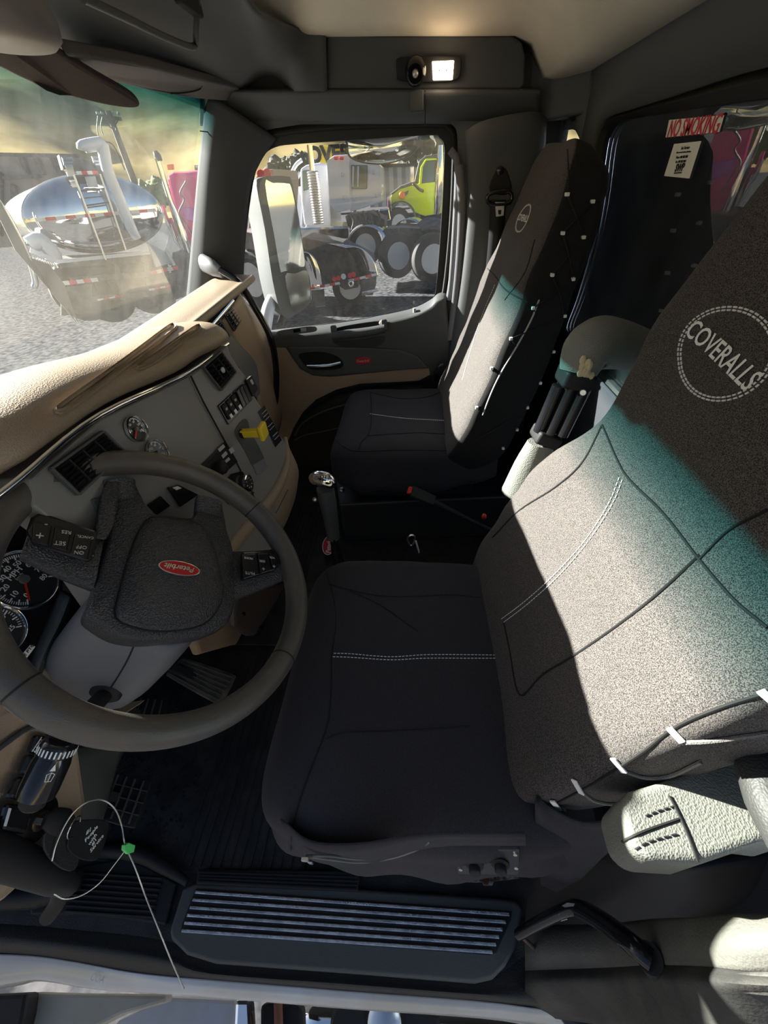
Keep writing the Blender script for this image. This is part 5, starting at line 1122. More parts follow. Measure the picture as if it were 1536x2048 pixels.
# coat hook
hk = empty('coat_hook', tuple(at(1142,240,x=XR-.02)), 'small dark coat hook above the little rear window', 'hook')
mb = MB(); mb.box(at(1141,218,x=XR-.008), (.012,.024,.05)); mb.build('hook_plate', M['dkgrey'], hk, bevel=.004)
mb = MB(); mb.tube([at(1140,212,x=XR-.014), at(1140,226,x=XR-.03), at(1143,240,x=XR-.03), at(1149,238,x=XR-.02)], .004, 8, 4); mb.build('hook_arm', M['black'], hk)
# stickers on the rear window
gx = XR+.009
def G(px, py): return at(px, py, x=gx)
mb = MB(); mb.prism(pxs(G, [(1338,240),(1448,230),(1438,264),(1331,275)]), (.001,0,0)); ns = mb.build('no_smoking_sticker', M['paper'], smooth=False, label='white sticker with red NO SMOKING lettering on the rear window', cat='sticker')
textpx('NO SMOKING', .040, (1341,260), (1437,249), G, M['signred'], .0008, parent=ns, sx=.80, bold=.0004)
mb = MB(); mb.prism(pxs(G, [(1348,288),(1402,282),(1378,357),(1328,352)]), (.001,0,0)); ss = mb.build('service_sticker', M['paper'], smooth=False, label='cream service sticker below the no smoking sticker on the rear window', cat='sticker')
for s_, a, b, sz in (('For Service', (1350,298), (1395,293), .0075), ('Please contact Southwest Products', (1346,306), (1392,302), .0042), ('Phone: 602.269.3581', (1343,316), (1388,312), .0058), ('Fax: 602.269.2058', (1340,325), (1386,321), .0058), ('SWP', (1340,338), (1382,333), .018), ('Southwest Products', (1338,347), (1376,344), .004)):
    textpx(s_, sz, a, b, G, M['black'], .0008, parent=ss, bold=.0006 if s_ == 'SWP' else 0)
wm = textpx('AS-2', .018, (1127,630), (1135,648), G, M['black'], .001, name='glass_mark'); tag(wm, 'small black maker mark at the lower corner of the rear window', 'marking')
wm = textpx('AS-2', .016, (830,582), (845,580), Y(2.068), M['black'], .001, name='glass_mark'); tag(wm, 'tiny black maker mark in the corner of the door window', 'marking')
# ================================================================ OUTSIDE
GZ = -1.25
def pj(p):
    v = V(p)-CAM; d = v.dot(FW); return 768+F*v.dot(RT)/d, 1024-F*v.dot(UP)/d
M['gravel'] = mat('gravel', (.022,.024,.028), 1, 0, .4, 18, (.105,.105,.11), 9, detail=10, cr=(.35,.65), spec=0)
M['grass'] = mat('dry_hill_grass', (.42,.33,.16), 1, 0, .8, .8, (.24,.185,.085), .06, detail=12, cr=(.42,.6), spec=0)
M['chromeo'] = mat('polished_metal', (.62,.62,.62), .07, 1)
M['whp'] = mat('white_truck_paint', (.5,.52,.56), .35, coat=.4)
M['pink'] = mat('pink_truck_paint', (.6,.02,.18), .3, coat=.5)
M['lime'] = mat('lime_truck_paint', (.5,.62,.0), .3, coat=.5)
M['tire'] = mat('tyre_rubber', (.03,.03,.032), .8, 0, .4, 40)
M['dkmetal'] = mat('dark_chassis', (.045,.045,.05), .6, .2, .6, 30, (.09,.085,.08), 8)
M['concrete'] = mat('concrete_wall', (.24,.24,.23), .9, 0, .5, 20, (.17,.17,.165), 1.5)
M['wrim'] = mat('wheel_rim_paint', (.45,.47,.5), .4)
M['bush'] = mat('bush_leaves', (.09,.14,.04), .9, 0, 1, 30, (.16,.18,.06), 8)
M['orange'] = mat('orange_lamp', (.8,.18,.02), .4)
M['tred'] = mat('reflective_red', (.55,.02,.02), .4)
M['twh'] = mat('reflective_white', (.6,.6,.6), .4)
M['wood'] = mat('pole_wood', (.16,.13,.10), .9)
M['dglass'] = mat('truck_cab_glass', (.05,.10,.10), .08)
def pz(f, L_, d, name, m, parent=None, bev=.01, **k):
    mb = MB(); mb.prism(pxs(f, L_), d); return mb.build(name, m, parent, smooth=False, bevel=bev, **k)
# ground: rises gently away from the truck
rows = []
for i in range(60):
    r_ = .3*(1.13**i); rows.append([V((-8+r_*cos(a)*1.0+8*1.0, r_*sin(a), GZ)) for a in [2*pi*j/48 for j in range(48)]])
mb = MB(); mb.quadgrid(rows, cu=True, caps=False); mb.build('ground', M['gravel'], kind='structure')
# hills
rows = []
for i in range(70):
    d = 85+(i/69)**1.5*700; r = []
    for j in range(181):
        a = 2*pi*j/180; x, y = d*cos(a), d*sin(a)
        hh = sstep((d-90)/450)
        front = .62+.38*cos(a-radians(122)); lowr = 1-.55*math.exp(-((a-radians(88))/.35)**2) if False else 1
        k = (noise.fractal(V((x*.006, y*.006, 2)), 1, 2, 6)+.9)
        z = GZ + hh*(30+95*front)*lowr*(.72+.35*k) + (noise.noise(V((x*.020, y*.020, 5)))*10 + noise.noise(V((x*.06, y*.06, 9)))*2.6)*min(1, (d-85)/60)
        r.append(V((x, y, z)))
    rows.append(r)
mb = MB(); mb.quadgrid(rows); mb.build('hillside', M['grass'], label='golden dry grass hills filling the view behind the parked trucks', cat='hill')
# concrete wall with steel posts
cwl = empty('retaining_wall', tuple(at(60,470,y=17)), 'concrete panel wall with dark steel posts behind the polished tank', 'wall')
pz(Y(17), [(-60,306),(155,311),(165,332),(210,345),(215,480),(-60,500)], (0,.3,0), 'wall_slab', M['concrete'], cwl)
for a, b in (((42,313),(58,352)), ((71,312),(88,350)), ((103,312),(124,352)), ((0,345),(0,470)), ((28,370),(30,478))): mb = MB(); mb.bar(at(*a,y=16.9), at(*b,y=16.9), .14, .14, up=(0,1,0)); mb.build('steel_post', M['dkmetal'], cwl)
mb = MB(); mb.bar(at(-60,308,y=16.9), at(158,312,y=16.9), .1, .1); mb.build('top_rail', M['dkmetal'], cwl)
mb = MB(); mb.bar(at(-60,358,y=16.9), at(80,352,y=16.9), .1, .1); mb.build('mid_rail', M['dkmetal'], cwl)
# tanker trailer
tk_ = empty('tank_trailer', tuple(V((at(190,428,y=9.5).x, 9.5, GZ))), 'polished elliptical tank trailer with ladder and red white tape, seen through the windshield', 'tank trailer')
H = at(197,430,y=9.5); vd = V((H.x, H.y, 0)).normalized(); ang = math.atan2(vd.y, vd.x)+radians(11); ax = V((cos(ang), sin(ang), 0)); rv = V((ax.y, -ax.x, 0))
k0 = V(pj(H)+(0,)); kx_ = (V(pj(H+rv)+(0,))-k0).length; kz_ = (V(pj(H+V((0,0,1)))+(0,))-k0).length
Rh, Rv = 128/kx_, 92/kz_
def tank_ring(d, s_): return [H+ax*d+rv*cos(a)*Rh*s_+V((0,0,1))*sin(a)*Rv*s_ for a in [2*pi*j/48 for j in range(48)]]
mb = MB(); mb.quadgrid([tank_ring(-.28,.02), tank_ring(-.27,.3), tank_ring(-.22,.6), tank_ring(-.13,.85), tank_ring(-.05,.97), tank_ring(0,1)], cu=True, caps=True); mb.build('tank_head', M['chromeo'], tk_, label='mirror polished tank head')
mb = MB(); mb.quadgrid([tank_ring(0,1), tank_ring(.02,1.02), tank_ring(.06,1.02), tank_ring(.08,1), tank_ring(2,1), tank_ring(4,1.0), tank_ring(5.5,.98), tank_ring(5.9,.7)], cu=True, caps=True); mb.build('tank_barrel', mat('brushed_tank', (.5,.48,.41), .32, 1), tk_)
def HF(px, py, l=.3): return on(px, py, H-ax*l, ax)
def taped(a, b, n, w, f, parent, off=0):
    A, B = f(*a), f(*b)
    for i in range(n):
        mb = MB(); mb.bar(A.lerp(B, i/n), A.lerp(B, (i+.97)/n), .01, w, up=(0,0,1)); mb.build('reflective_tape', M['tred' if (i+off) % 2 else 'twh'], parent)
taped((70,440),(312,420), 13, .055, HF, tk_)
taped((153,346),(196,345), 4, .05, HF, tk_)
for a, b in (((148,350),(212,520)), ((200,348),(252,500))): mb = MB(); mb.tube([HF(*a,.42), HF(*b,.42)], .018, 8); mb.build('ladder_rail', M['steel'], tk_)
for i in range(6):
    t = i/5; mb = MB(); mb.tube([HF(lerp(150,208,t), lerp(352,500,t), .42), HF(lerp(200,246,t), lerp(350,486,t), .42)], .014, 6); mb.build('ladder_rung', M['dkmetal'], tk_)
pz(lambda a, b: HF(a, b, .33), [(168,352),(190,350),(196,372),(176,374)], ax*-.01, 'placard', M['lightgrey'], tk_)
mb = MB(); mb.tube([HF(164,300,.6), HF(166,293,.6), HF(200,288,.6), HF(206,294,.6), HF(215,340,.6), HF(240,400,.6), HF(262,455,.6), HF(275,478,.6)], [.07,.09,.10,.10,.10,.10,.10,.08], 14, 3); mb.build('discharge_pipe', M['whp'], tk_)
for a in ((135,318),(195,316)):
    mb = MB(); mb.tube([HF(a[0]-10,a[1],.3), HF(a[0]+10,a[1],.3), HF(a[0]+12,a[1]+8,.3), HF(a[0]-8,a[1]+9,.3)], .03, 6, closed=True); mb.bar(HF(a[0],a[1]+8,.3), HF(a[0]+4,a[1]+28,.1), .12, .12); mb.build('top_vent', M['steel'], tk_)
mb = MB(); mb.bar(HF(120,325,.1), HF(205,340,.1), .25, .2); mb.build('catwalk', M['dkmetal'], tk_)
# rear frame
mb = MB(); mb.bar(HF(116,523,.3), HF(330,502,.3), .06, .06); mb.bar(HF(60,500,.3), HF(118,524,.3), .08, .08); mb.bar(HF(330,502,.3), HF(345,530,.3), .3, .06); mb.build('bumper_bar', M['whp'], tk_)
pz(lambda a, b: HF(a, b, -.3), [(118,518),(330,506),(340,545),(225,560),(130,555)], ax*1.0, 'running_gear', M['dkmetal'], tk_)
for a, b in (((120,530),(335,515)), ((150,600),(335,585)), ((230,515),(245,600)), ((290,512),(300,590)), ((140,560),(330,545))): mb = MB(); mb.bar(HF(*a,.15), HF(*b,.15), .10, .10, up=ax); mb.build('frame_beam', M['dkmetal'], tk_)
for a, b in ((165,585),(215,590),(300,575)): mb = MB(); c_ = HF(a, b, .0); mb.lathe(c_, -ax, [(.1,-.3),(.5,-.3),(.55,-.22),(.55,-.02),(.5,.03),(.3,.03),(.28,-.1),(.02,-.1)], 28); mb.build('tyre', M['tire'], tk_)
for a in ((122,575,185,632),(298,552,352,615)): pz(lambda p, q: HF(p, q, .2), [(a[0],a[1]),(a[2],a[1]-8),(a[2],a[3]-6),(a[0],a[3])], ax*.03, 'splash_guard', M['dkmetal'], tk_)
pz(lambda a, b: HF(a, b, .35), [(295,485),(330,480),(348,525),(312,535)], ax*.1, 'cabinet', M['whp'], tk_)
taped((124,567),(196,559), 5, .07, lambda a, b: HF(a, b, .35), tk_); taped((302,546),(356,535), 5, .07, lambda a, b: HF(a, b, .35), tk_, 1); taped((298,580),(342,571), 4, .04, lambda a, b: HF(a, b, .35), tk_); taped((195,600),(242,592), 4, .03, lambda a, b: HF(a, b, .35), tk_)
mb = MB(); mb.quadgrid([[HF(58+10*cos(a), 492+14*sin(a), .2)+ax*d for a in [pi+pi*j/12 for j in range(13)]] for d in (0, 1.4)]); mb.tube([HF(60,490,.2), HF(82,482,.2), HF(104,505,.2), HF(108,522,.2)], .14, 10, 3); mb.build('rear_fender', M['whp'], tk_)
mb = MB(); mb.tube([HF(-10,395,.5), HF(20,440,.5), HF(55,510,.5), HF(70,560,.5), HF(68,575,.5)], .05, 8, 3); mb.build('hose_tray', M['steel'], tk_)
for k_, (pa) in enumerate(([(0,400),(48,490),(60,518),(100,560),(150,640),(157,652),(148,640),(95,575),(30,500),(-5,430)], [(60,515),(100,530),(130,570),(158,650),(140,620),(110,590)])):
    pz(lambda a, b: HF(a, b, .7+.1*k_), pa, ax*.05, 'mud_flap', mat('pale_flap', (.22,.21,.18), .6), tk_)
mb = MB()
P_ = [HF(60+2.5*i+(3 if i%2 else 0), 513+i*.8+(6 if i%2 else 0), .6) for i in range(22)]; mb.tube(P_, .02, 6, 2); mb.build('coiled_hose', M['steel'], tk_)
# utility pole
up_ = empty('utility_pole', tuple(at(280,400,y=26)), 'leaning-looking wooden utility pole with wires on the hillside behind the tank', 'utility pole')
mb = MB(); mb.tube([at(216,222,y=26), at(268,362,y=26), at(285,420,y=26)], [.13,.17,.19], 10); mb.build('pole', M['wood'], up_)
mb = MB(); mb.bar(at(192,232,y=26), at(242,238,y=26), .14, .14); mb.build('crossarm', M['wood'], up_)
for i, a in enumerate((196,205,228,238)):
    mb = MB(); mb.cyl(at(a,231,y=26), at(a-1,224,y=26), .07); mb.build('insulator', M['lightgrey'], up_)
mb = MB()
for a in ((196,232,200,282),(205,234,206,270),(238,238,232,262),(205,234,230,262)):
    mb.tube([at(a[0],a[1],y=25.8), at((a[0]+a[2])/2-4,(a[1]+a[3])/2,y=25.8), at(a[2],a[3],y=25.8)], .025, 5, 4)
mb.tube([at(196,282,y=25.8), at(226,290,y=25.8), at(250,340,y=25.8)], .03, 5, 4); mb.build('wires', M['dkmetal'], up_)
# shrubs by the pink truck
for i, (a, b, r) in enumerate(((300,398,24),(318,385,20),(285,410,16))):
    c = at(a,b,y=22); mb = MB(); R = r*22/900
    bm_ = bmesh.new(); bmesh.ops.create_icosphere(bm_, subdivisions=4, radius=1)
    for v in bm_.verts:
        v.co *= R*(1+.35*noise.noise(v.co*2.2+V((i*5,0,0)))+.22*noise.noise(v.co*7)); v.co += c
    mb.b.free(); mb.b = bm_; mb.build('shrub', M['bush'], label=['largest green shrub between pole and pink truck','green shrub touching the pink truck exhaust','smallest green shrub beside the tank head'][i], cat='shrub', group='shrubs at the foot of the hill')
# pink truck
pk_ = empty('pink_truck', tuple(at(380,540,y=12)), 'bright pink truck sleeper with chrome exhaust, right of the tank', 'truck')
pz(Y(12), [(332,352),(345,344),(375,343),(395,340),(420,345),(420,520),(388,515),(372,500),(352,440)], (-.4,2.2,0), 'sleeper', M['pink'], pk_, .08, seg=3) if False else pz(Y(12), [(332,352),(345,344),(375,343),(395,340),(420,345),(420,520),(388,515),(372,500),(352,440)], (-.4,2.2,0), 'sleeper', M['pink'], pk_, .08)
pz(Y(11.95), [(362,415),(420,418),(420,450),(372,440)], (0,.1,0), 'stripe', mat('purple_stripe', (.35,.05,.35), .4), pk_)
pz(Y(11.9), [(394,345),(425,345),(425,395),(402,380)], (0,.5,0), 'roof_fairing', M['whp'], pk_, .05)
mb = MB(); mb.tube([at(313,312,y=11.5), at(322,340,y=11.5), at(340,400,y=11.5), at(362,460,y=11.5), at(384,528,y=11.5)], [.05,.055,.06,.11,.10], 12, 2); mb.build('exhaust_stack', M['chromeo'], pk_)
mb = MB(); mb.tube([at(310,303,y=11.5), at(315,312,y=11.5), at(320,322,y=11.5)], [.05,.08,.06], 12, 2); mb.build('stack_tip', M['dkmetal'], pk_)
pz(Y(11.8), [(333,329),(344,328),(345,339),(335,340)], (0,.1,0), 'marker_lamp', M['orange'], pk_)
pz(Y(11.8), [(388,330),(405,331),(404,342),(389,340)], (0,.1,0), 'roof_horn', M['chromeo'], pk_)
random.seed(9)
for i in range(9):
    a, b = 322+i*4+random.random()*8, 408+i*9+random.random()*8; mb = MB(); mb.tube([at(a,b,y=11.6), at(a+8,b+24,y=11.6), at(a+16,b+36,y=11.6)], .035, 6, 3); mb.build('hose', M['pink' if i % 3 == 0 else 'steel'], pk_)
mb = MB(); mb.tube([at(372,362,y=11.9)+V((0,0,0)), at(360,385,y=11.9), at(368,400,y=11.9), at(358,425,y=11.9), at(370,445,y=11.9), at(385,470,y=11.9)], .02, 6, 5); mb.build('script_mark', M['dkmetal'], pk_)
# chassis and mud flaps near windshield bottom right
pz(Y(11), [(345,505),(375,515),(372,560),(352,600),(340,560)], (0,.8,0), 'frame_end', M['dkmetal'], pk_)
# low steel-framed grey building far behind on the right
bd = empty('corrugated_shed', tuple(at(790,440,y=38)), 'grey corrugated metal shed behind the lime truck', 'shed')
M['corr'] = stripes(mat('corrugated_steel', (.35,.36,.37), .5, .3), (1.6,0,0), 1.0, (.2,.21,.22), (.36,.37,.38), (.4,.6))
pz(Y(38), [(740,333),(842,331),(842,410),(740,415)], (0,12,0), 'shed_wall', M['corr'], bd)
pz(Y(37.8), [(735,328),(846,326),(845,333),(735,335)], (0,12,0), 'roof_edge', M['dkmetal'], bd)
# trees right top
for i, (a, b, r) in enumerate(((852,300,38),(880,290,46),(832,318,24),(560,360,26),(600,340,22),(700,330,24),(575,345,18))):
    c = at(a,b,y=60); R = r*60/820; bm_ = bmesh.new(); bmesh.ops.create_icosphere(bm_, subdivisions=4, radius=1)
    for v in bm_.verts:
        v.co *= R*(1+.3*noise.noise(v.co*2+V((i*7,1,0)))+.25*noise.noise(v.co*6)); v.co += c
    mb = MB(); mb.b.free(); mb.b = bm_; mb.tube([c, V((c.x, c.y, GZ))], .25, 8)
    mb.build('distant_tree', mat('tree_leaves', (.04,.045,.03), .95, 0, 1, 3, (.075,.08,.06), 1.2) if i == 0 else bpy.data.materials['tree_leaves'], label=['dark tree above the lime truck, left one','tallest dark tree above the lime truck cab','lowest dark tree beside the shed roof','green tree left of the white cab','green tree right above the white cab hood','green tree hidden behind the yellow banner','small green tree near the mirror top'][i], cat='tree', group='trees below the hills')
# white tool-body truck
wt = empty('white_truck', tuple(at(680,560,y=14)), 'white heavy truck with rear cabinets and ribbed exhaust stack', 'truck')
f14 = Y(14)
def wz(L_, d, name, m, y=14, bev=.02, **k): return pz(Y(y), L_, (0,d,0), name, m, wt, bev, **k)
wz([(653,322),(668,311),(697,309),(700,420),(672,425),(661,410)], 1.6, 'cabinet', M['whp'], 13.4)
wz([(694,312),(740,312),(763,334),(763,405),(740,412),(700,424)], .9, 'cabinet', M['whp'], 13.9)
wz([(700,330),(735,330),(734,378),(700,378)], .2, 'rear_window', M['dglass'], 13.85)
wz([(704,332),(708,332),(707,374),(703,374)], .1, 'window_bar', M['whp'], 13.8); wz([(714,332),(718,332),(717,374),(713,374)], .1, 'window_bar', M['whp'], 13.8)
for a in ((681,345),(685,390),(744,340),(748,386),(705,395)): wz([(a[0],a[1]),(a[0]+5,a[1]),(a[0]+6,a[1]+9),(a[0]+1,a[1]+9)], .05, 'latch', M['lightgrey'], 13.3)
for a in (672,683): wz([(a-5,313),(a+4,313),(a+4,320),(a-4,320)], .05, 'tail_lamp', M['tred'], 13.3)
wz([(600,338),(612,330),(640,325),(655,330),(662,455),(655,462),(625,458),(608,450),(602,400)], 2.2, 'cab', M['whp'], 14.4, .05)
wz([(604,341),(619,339),(621,378),(606,382)], .05, 'side_window', M['dglass'], 14.3)
mb = MB(); mb.tube([at(619,290,y=13.5), at(625,345,y=13.5)], .07, 12); mb.build('stack_pipe', M['chromeo'], wt)
pth = [at(625,342,y=13.5).lerp(at(638,448,y=13.5), i/40) for i in range(41)]
mb = MB(); mb.tube(pth, [.16 if i % 2 else .135 for i in range(41)], 14); mb.build('heat_shield', mat('warm_chrome', (.75,.70,.62), .25, 1), wt, label='ribbed exhaust heat shield')
wz([(596,455),(700,452),(702,478),(598,482)], 1.6, 'fuel_tank', M['chromeo'], 13.9, .06)
wz([(690,432),(740,425),(770,440),(768,462),(700,470)], 1.4, 'frame', M['dkmetal'], 14.2)
mb = MB()
for i in range(14):
    a = 700+random.random()*60; b = 420+random.random()*25; mb.tube([at(a,b,y=13.8), at(a+6,b+12,y=13.8), at(a+2,b+30,y=13.8)], .03, 5, 3)
mb.build('hoses', M['dkmetal'], wt)
mb = MB()
mb.tube([at(574,372,y=15), at(582,350,y=15), at(592,330,y=15), at(604,320,y=15)], .05, 8, 3); mb.tube([at(586,372,y=15), at(600,345,y=15)], .05, 8); mb.build('mirror_arms', M['whp'], wt)
wz([(580,378),(598,372),(606,395),(604,455),(592,452),(586,420)], 1.0, 'bonnet', M['whp'], 14.8, .05)
def fender(c, rx_, ry_, y, w, parent, m='chromeo', a0=-10, a1=180, name='half_fender', th=5):
    o = []; i_ = []
    for k in range(17):
        a = radians(a0+(a1-a0)*k/16); o.append(at(c[0]+rx_*cos(a), c[1]-ry_*sin(a), y=y)); 
    mb = MB(); mb.quadgrid([o, [p+V((w*.25, w, 0)) for p in o]]); return mb.build(name, M[m], parent, solid=.02)
def wheel(c, r, y, parent, yaw=0, m='wrim', name='wheel', holes=True):
    C_ = at(*c, y=y); ax_ = V((sin(radians(yaw)), -cos(radians(yaw)), 0))
    mb = MB(); mb.lathe(C_, ax_, [(r*.60,-.26),(r*.93,-.26),(r,-.20),(r,-.04),(r*.95,.02),(r*.62,.03),(r*.58,0)], 40, cap=False); w_ = mb.build(name, M['tire'], parent)
    mb = MB(); mb.lathe(C_, ax_, [(r*.60,.02),(r*.57,.01),(r*.54,-.10),(r*.42,-.14),(r*.22,-.14),(r*.20,-.06),(r*.16,-.03),(r*.02,-.03)], 36); d_ = mb.build('rim_disc', M[m], w_)
    if holes:
        u, w2, n2 = frame(ax_)
        mb = MB(); mb.lathe(C_, ax_, [(r*.18,-.10),(r*.17,-.02),(r*.10,.0),(r*.02,.0)], 24); mb.build('wheel_hub', M['dkmetal'], d_)
        for k in range(8):
            a = 2*pi*k/8; p = C_+(u*cos(a)+w2*sin(a))*r*.36-ax_*.138; mb = MB(); mb.lathe(p, ax_, [(r*.062,0),(r*.062,.004)], 12); mb.build('vent_hole', M['hole'], d_)
    return w_
fender((732,487), 38, 36, 13.2, .6, wt, a0=-5, a1=185)
wheel((731,492), .50, 13.5, wt, 15)
# oversize banner
ob = pz(Y(17.2), [(635,292),(700,290),(702,332),(640,337)], (0,.04,0), 'banner', mat('banner_yellow', (.8,.58,.02), .7), None, label='yellow banner lettered OVERSIZE above the white truck', cat='banner')
textpx('OVERSI', .56, (641,311), (699,307), Y(17.15), M['black'], .01, parent=ob, bold=.03)
# near chassis with chrome fenders
nc = empty('tractor_chassis', tuple(at(680,600,y=10.5)), 'dark tractor chassis end with chrome fenders and red white tape bar in the side window', 'truck')
def nz(L_, d, name, m, y=10.5, bev=.01, **k): return pz(Y(y), L_, (0,d,0), name, m, nc, bev, **k)
nz([(605,475),(680,490),(740,520),(745,555),(700,560),(640,575),(610,560),(600,500)], 1.2, 'frame', M['dkmetal'], 10.9)
def cf(pts, w, name='chrome_fender', y=10.5):
    o = [at(a,b,y=y) for a,b in pts]; o = crom(o, 5); mb = MB(); mb.quadgrid([o, [at(pj(p)[0]+w[0], pj(p)[1]+w[1], y=y+.5) for p in o]]); return mb.build(name, M['chromeo'], nc, solid=.025)
cf([(672,492),(700,492),(725,505),(742,525),(750,548),(752,556)], (-46,-6), y=10.2) if False else None
mb = MB()
A_ = [at(a,b,y=10.3) for a,b in [(690,497),(715,496),(735,508),(748,527),(754,548),(755,553)]]; B_ = [at(a,b,y=10.7) for a,b in [(655,490),(685,492),(702,508),(713,530),(718,552),(720,557)]]
mb.surf([A_, B_], 5, 1); mb.build('chrome_fender', M['chromeo'], nc, solid=.03)
mb = MB()
A_ = [at(a,b,y=10.2) for a,b in [(604,503),(618,505),(632,520),(641,545),(645,568),(645,573)]]; B_ = [at(a,b,y=10.5) for a,b in [(580,505),(596,510),(606,525),(612,550),(617,575),(618,580)]]
mb.surf([A_, B_], 5, 1); mb.build('chrome_fender', M['chromeo'], nc, solid=.03)
taped((620,577),(680,566), 6, .05, Y(10.2), nc, 1); taped((697,562),(755,548), 5, .05, Y(10.2), nc)
for a in ((669,558),(677,556),(700,551),(707,549)): mb = MB(); mb.lathe(at(*a,y=10.2), (0,-1,0), [(.055,0),(.05,.02)], 16); mb.build('tail_lamp', M['tred'], nc)
mb = MB(); mb.lathe(at(687,553,y=10.2), (0,-1,0), [(.06,0),(.055,.02)], 16); mb.build('reverse_lamp', M['twh'], nc)
nz([(675,560),(712,553),(716,575),(690,580),(678,572)], .5, 'hitch_plate', M['dkmetal'], 10.3)
mb = MB(); mb.tube([at(698,566,y=10.15), at(704,562,y=10.15), at(706,570,y=10.15), at(700,573,y=10.15)], .03, 8, 3, closed=True); mb.build('tow_hook', M['steel'], nc)
nz([(722,560),(753,553),(752,570),(745,590),(720,592)], .03, 'mud_flap', M['dkmetal'], 10.2); nz([(724,583),(755,577),(758,582),(724,592)], .02, 'flap_weight', M['chromeo'], 10.15)
nz([(622,580),(648,578),(650,610),(622,616)], .03, 'mud_flap', M['dkmetal'], 10.2); nz([(612,616),(650,611),(650,616),(618,624)], .02, 'flap_weight', M['chromeo'], 10.15)
wheel((700,575), .45, 11.2, nc, 10, holes=False)
# flatbed at the left of the side window
fbx = empty('flatbed_truck', tuple(at(505,600,y=9)), 'flatbed truck with one big wheel behind the mirror housing', 'truck')
pz(Y(9), [(480,462),(525,470),(530,505),(480,495)], (0,2.2,0), 'deck', mat('deck_boards', (.15,.11,.10), .8, 0, .5, 30, (.22,.18,.16), 6), fbx)
pz(Y(8.9), [(480,508),(528,513),(528,522),(480,516)], (0,.3,0), 'side_rail', M['dkmetal'], fbx)
wheel((505,560), .52, 9.0, fbx, -25, m='chromeo')
for i, a in enumerate(((521,348),(534,346))): mb = MB(); mb.lathe(at(*a,y=9.5), (0,-1,0), [(.07,0),(.06,.03)], 16); mb.build('marker_lamp', M['tred'], fbx)
pz(Y(9.6), [(510,358),(518,340),(545,338),(550,360),(545,500),(490,500)], (0,2,0), 'headboard', mat('pale_peach', (.3,.24,.2), .6), fbx)
# black tandem on the right
tdm = empty('tandem_axle_truck', tuple(at(830,575,y=13.2)), 'dark truck rear with two large tandem wheels and pale rims', 'truck')
wheel((797,512), .56, 13.2, tdm, 22); wheel((866,518), .58, 12.6, tdm, 22)
wheel((820,500), .52, 14.2, tdm, 22, holes=False)
pz(Y(13.8), [(770,462),(800,455),(890,460),(892,490),(775,486)], (0,1.5,0), 'frame', M['dkmetal'], tdm)
pz(Y(13.4), [(768,458),(798,456),(798,470),(775,500),(762,510)], (0,.5,0), 'mud_flap', M['dkmetal'], tdm)
mb = MB(); mb.surf([[at(838,452,y=13.6), at(852,441,y=13.6), at(875,442,y=13.6), at(892,452,y=13.6)], [at(845,466,y=13.2), at(860,462,y=13.2), at(878,464,y=13.2), at(892,468,y=13.2)]], 5, 4); mb.build('fifth_wheel', M['dkmetal'], tdm, solid=.08)
fender((815,462), 28, 24, 14.8, .7, tdm, a0=5, a1=170)
# lime truck
lt_ = empty('lime_truck', tuple(at(840,440,y=19)), 'lime yellow truck with dark bonnet top and chrome stack, right side of the door window', 'truck')
def lz(L_, d, name, m, y=19, bev=.03, **k): return pz(Y(y), L_, (0,d,0), name, m, lt_, bev, **k)
lz([(786,385),(800,376),(828,368),(850,365),(890,360),(892,425),(850,432),(828,425),(812,408),(795,405),(786,412),(780,405)], 2.2, 'body', M['lime'])
lz([(780,388),(800,372),(828,362),(832,368),(800,378),(786,388)], 2.3, 'bonnet_top', M['dkgrey'], 18.95)
lz([(838,322),(850,312),(892,305),(892,366),(850,370),(828,366)], 2.0, 'cab', M['dkgrey'], 19.1)
lz([(845,330),(852,322),(872,320),(870,365),(842,368)], .05, 'cab_window', M['dglass'], 19.0)
lz([(841,334),(851,318),(874,317),(874,320),(852,322),(846,334),(843,368),(838,368)], .06, 'window_frame', M['lime'], 18.98)
lz([(801,388),(818,380),(815,388),(806,396),(800,396)], .06, 'headlamp', M['dkgrey'], 18.9); mb = MB(); mb.ball(at(804,391,y=18.9), .12, sc=(1,.3,1)); mb.build('indicator', M['orange'], lt_)
lz([(774,395),(782,388),(784,425),(776,430)], .4, 'grille', M['chromeo'], 18.8)
fender((800,440), 30, 38, 18.8, .9, lt_, m='dkgrey', a0=0, a1=175)
wheel((798,448), .52, 18.9, lt_, 25)
lz([(757,420),(778,418),(782,440),(760,446)], .5, 'bumper', M['chromeo'], 18.6)
mb = MB(); mb.tube([at(881,290,y=18.4), at(879,340,y=18.4), at(876,400,y=18.4), at(873,428,y=18.4)], [.08,.14,.14,.10], 12, 2); mb.build('exhaust_stack', M['chromeo'], lt_)
lz([(819,332),(828,331),(828,366),(820,366)], .3, 'mirror', M['chromeo'], 18.3)
mb = MB(); mb.tube([at(826,366,y=18.4), at(838,378,y=18.6), at(846,382,y=18.8)], .05, 8, 3); mb.build('mirror_arm', M['dkmetal'], lt_)
# ---------------------------------------------------------------- own truck: mirrors, bonnet, headache guard
mh = empty('side_mirror', tuple(at(560,660,y=2.35)), 'tall white two-pane side mirror outside the passenger door', 'mirror')
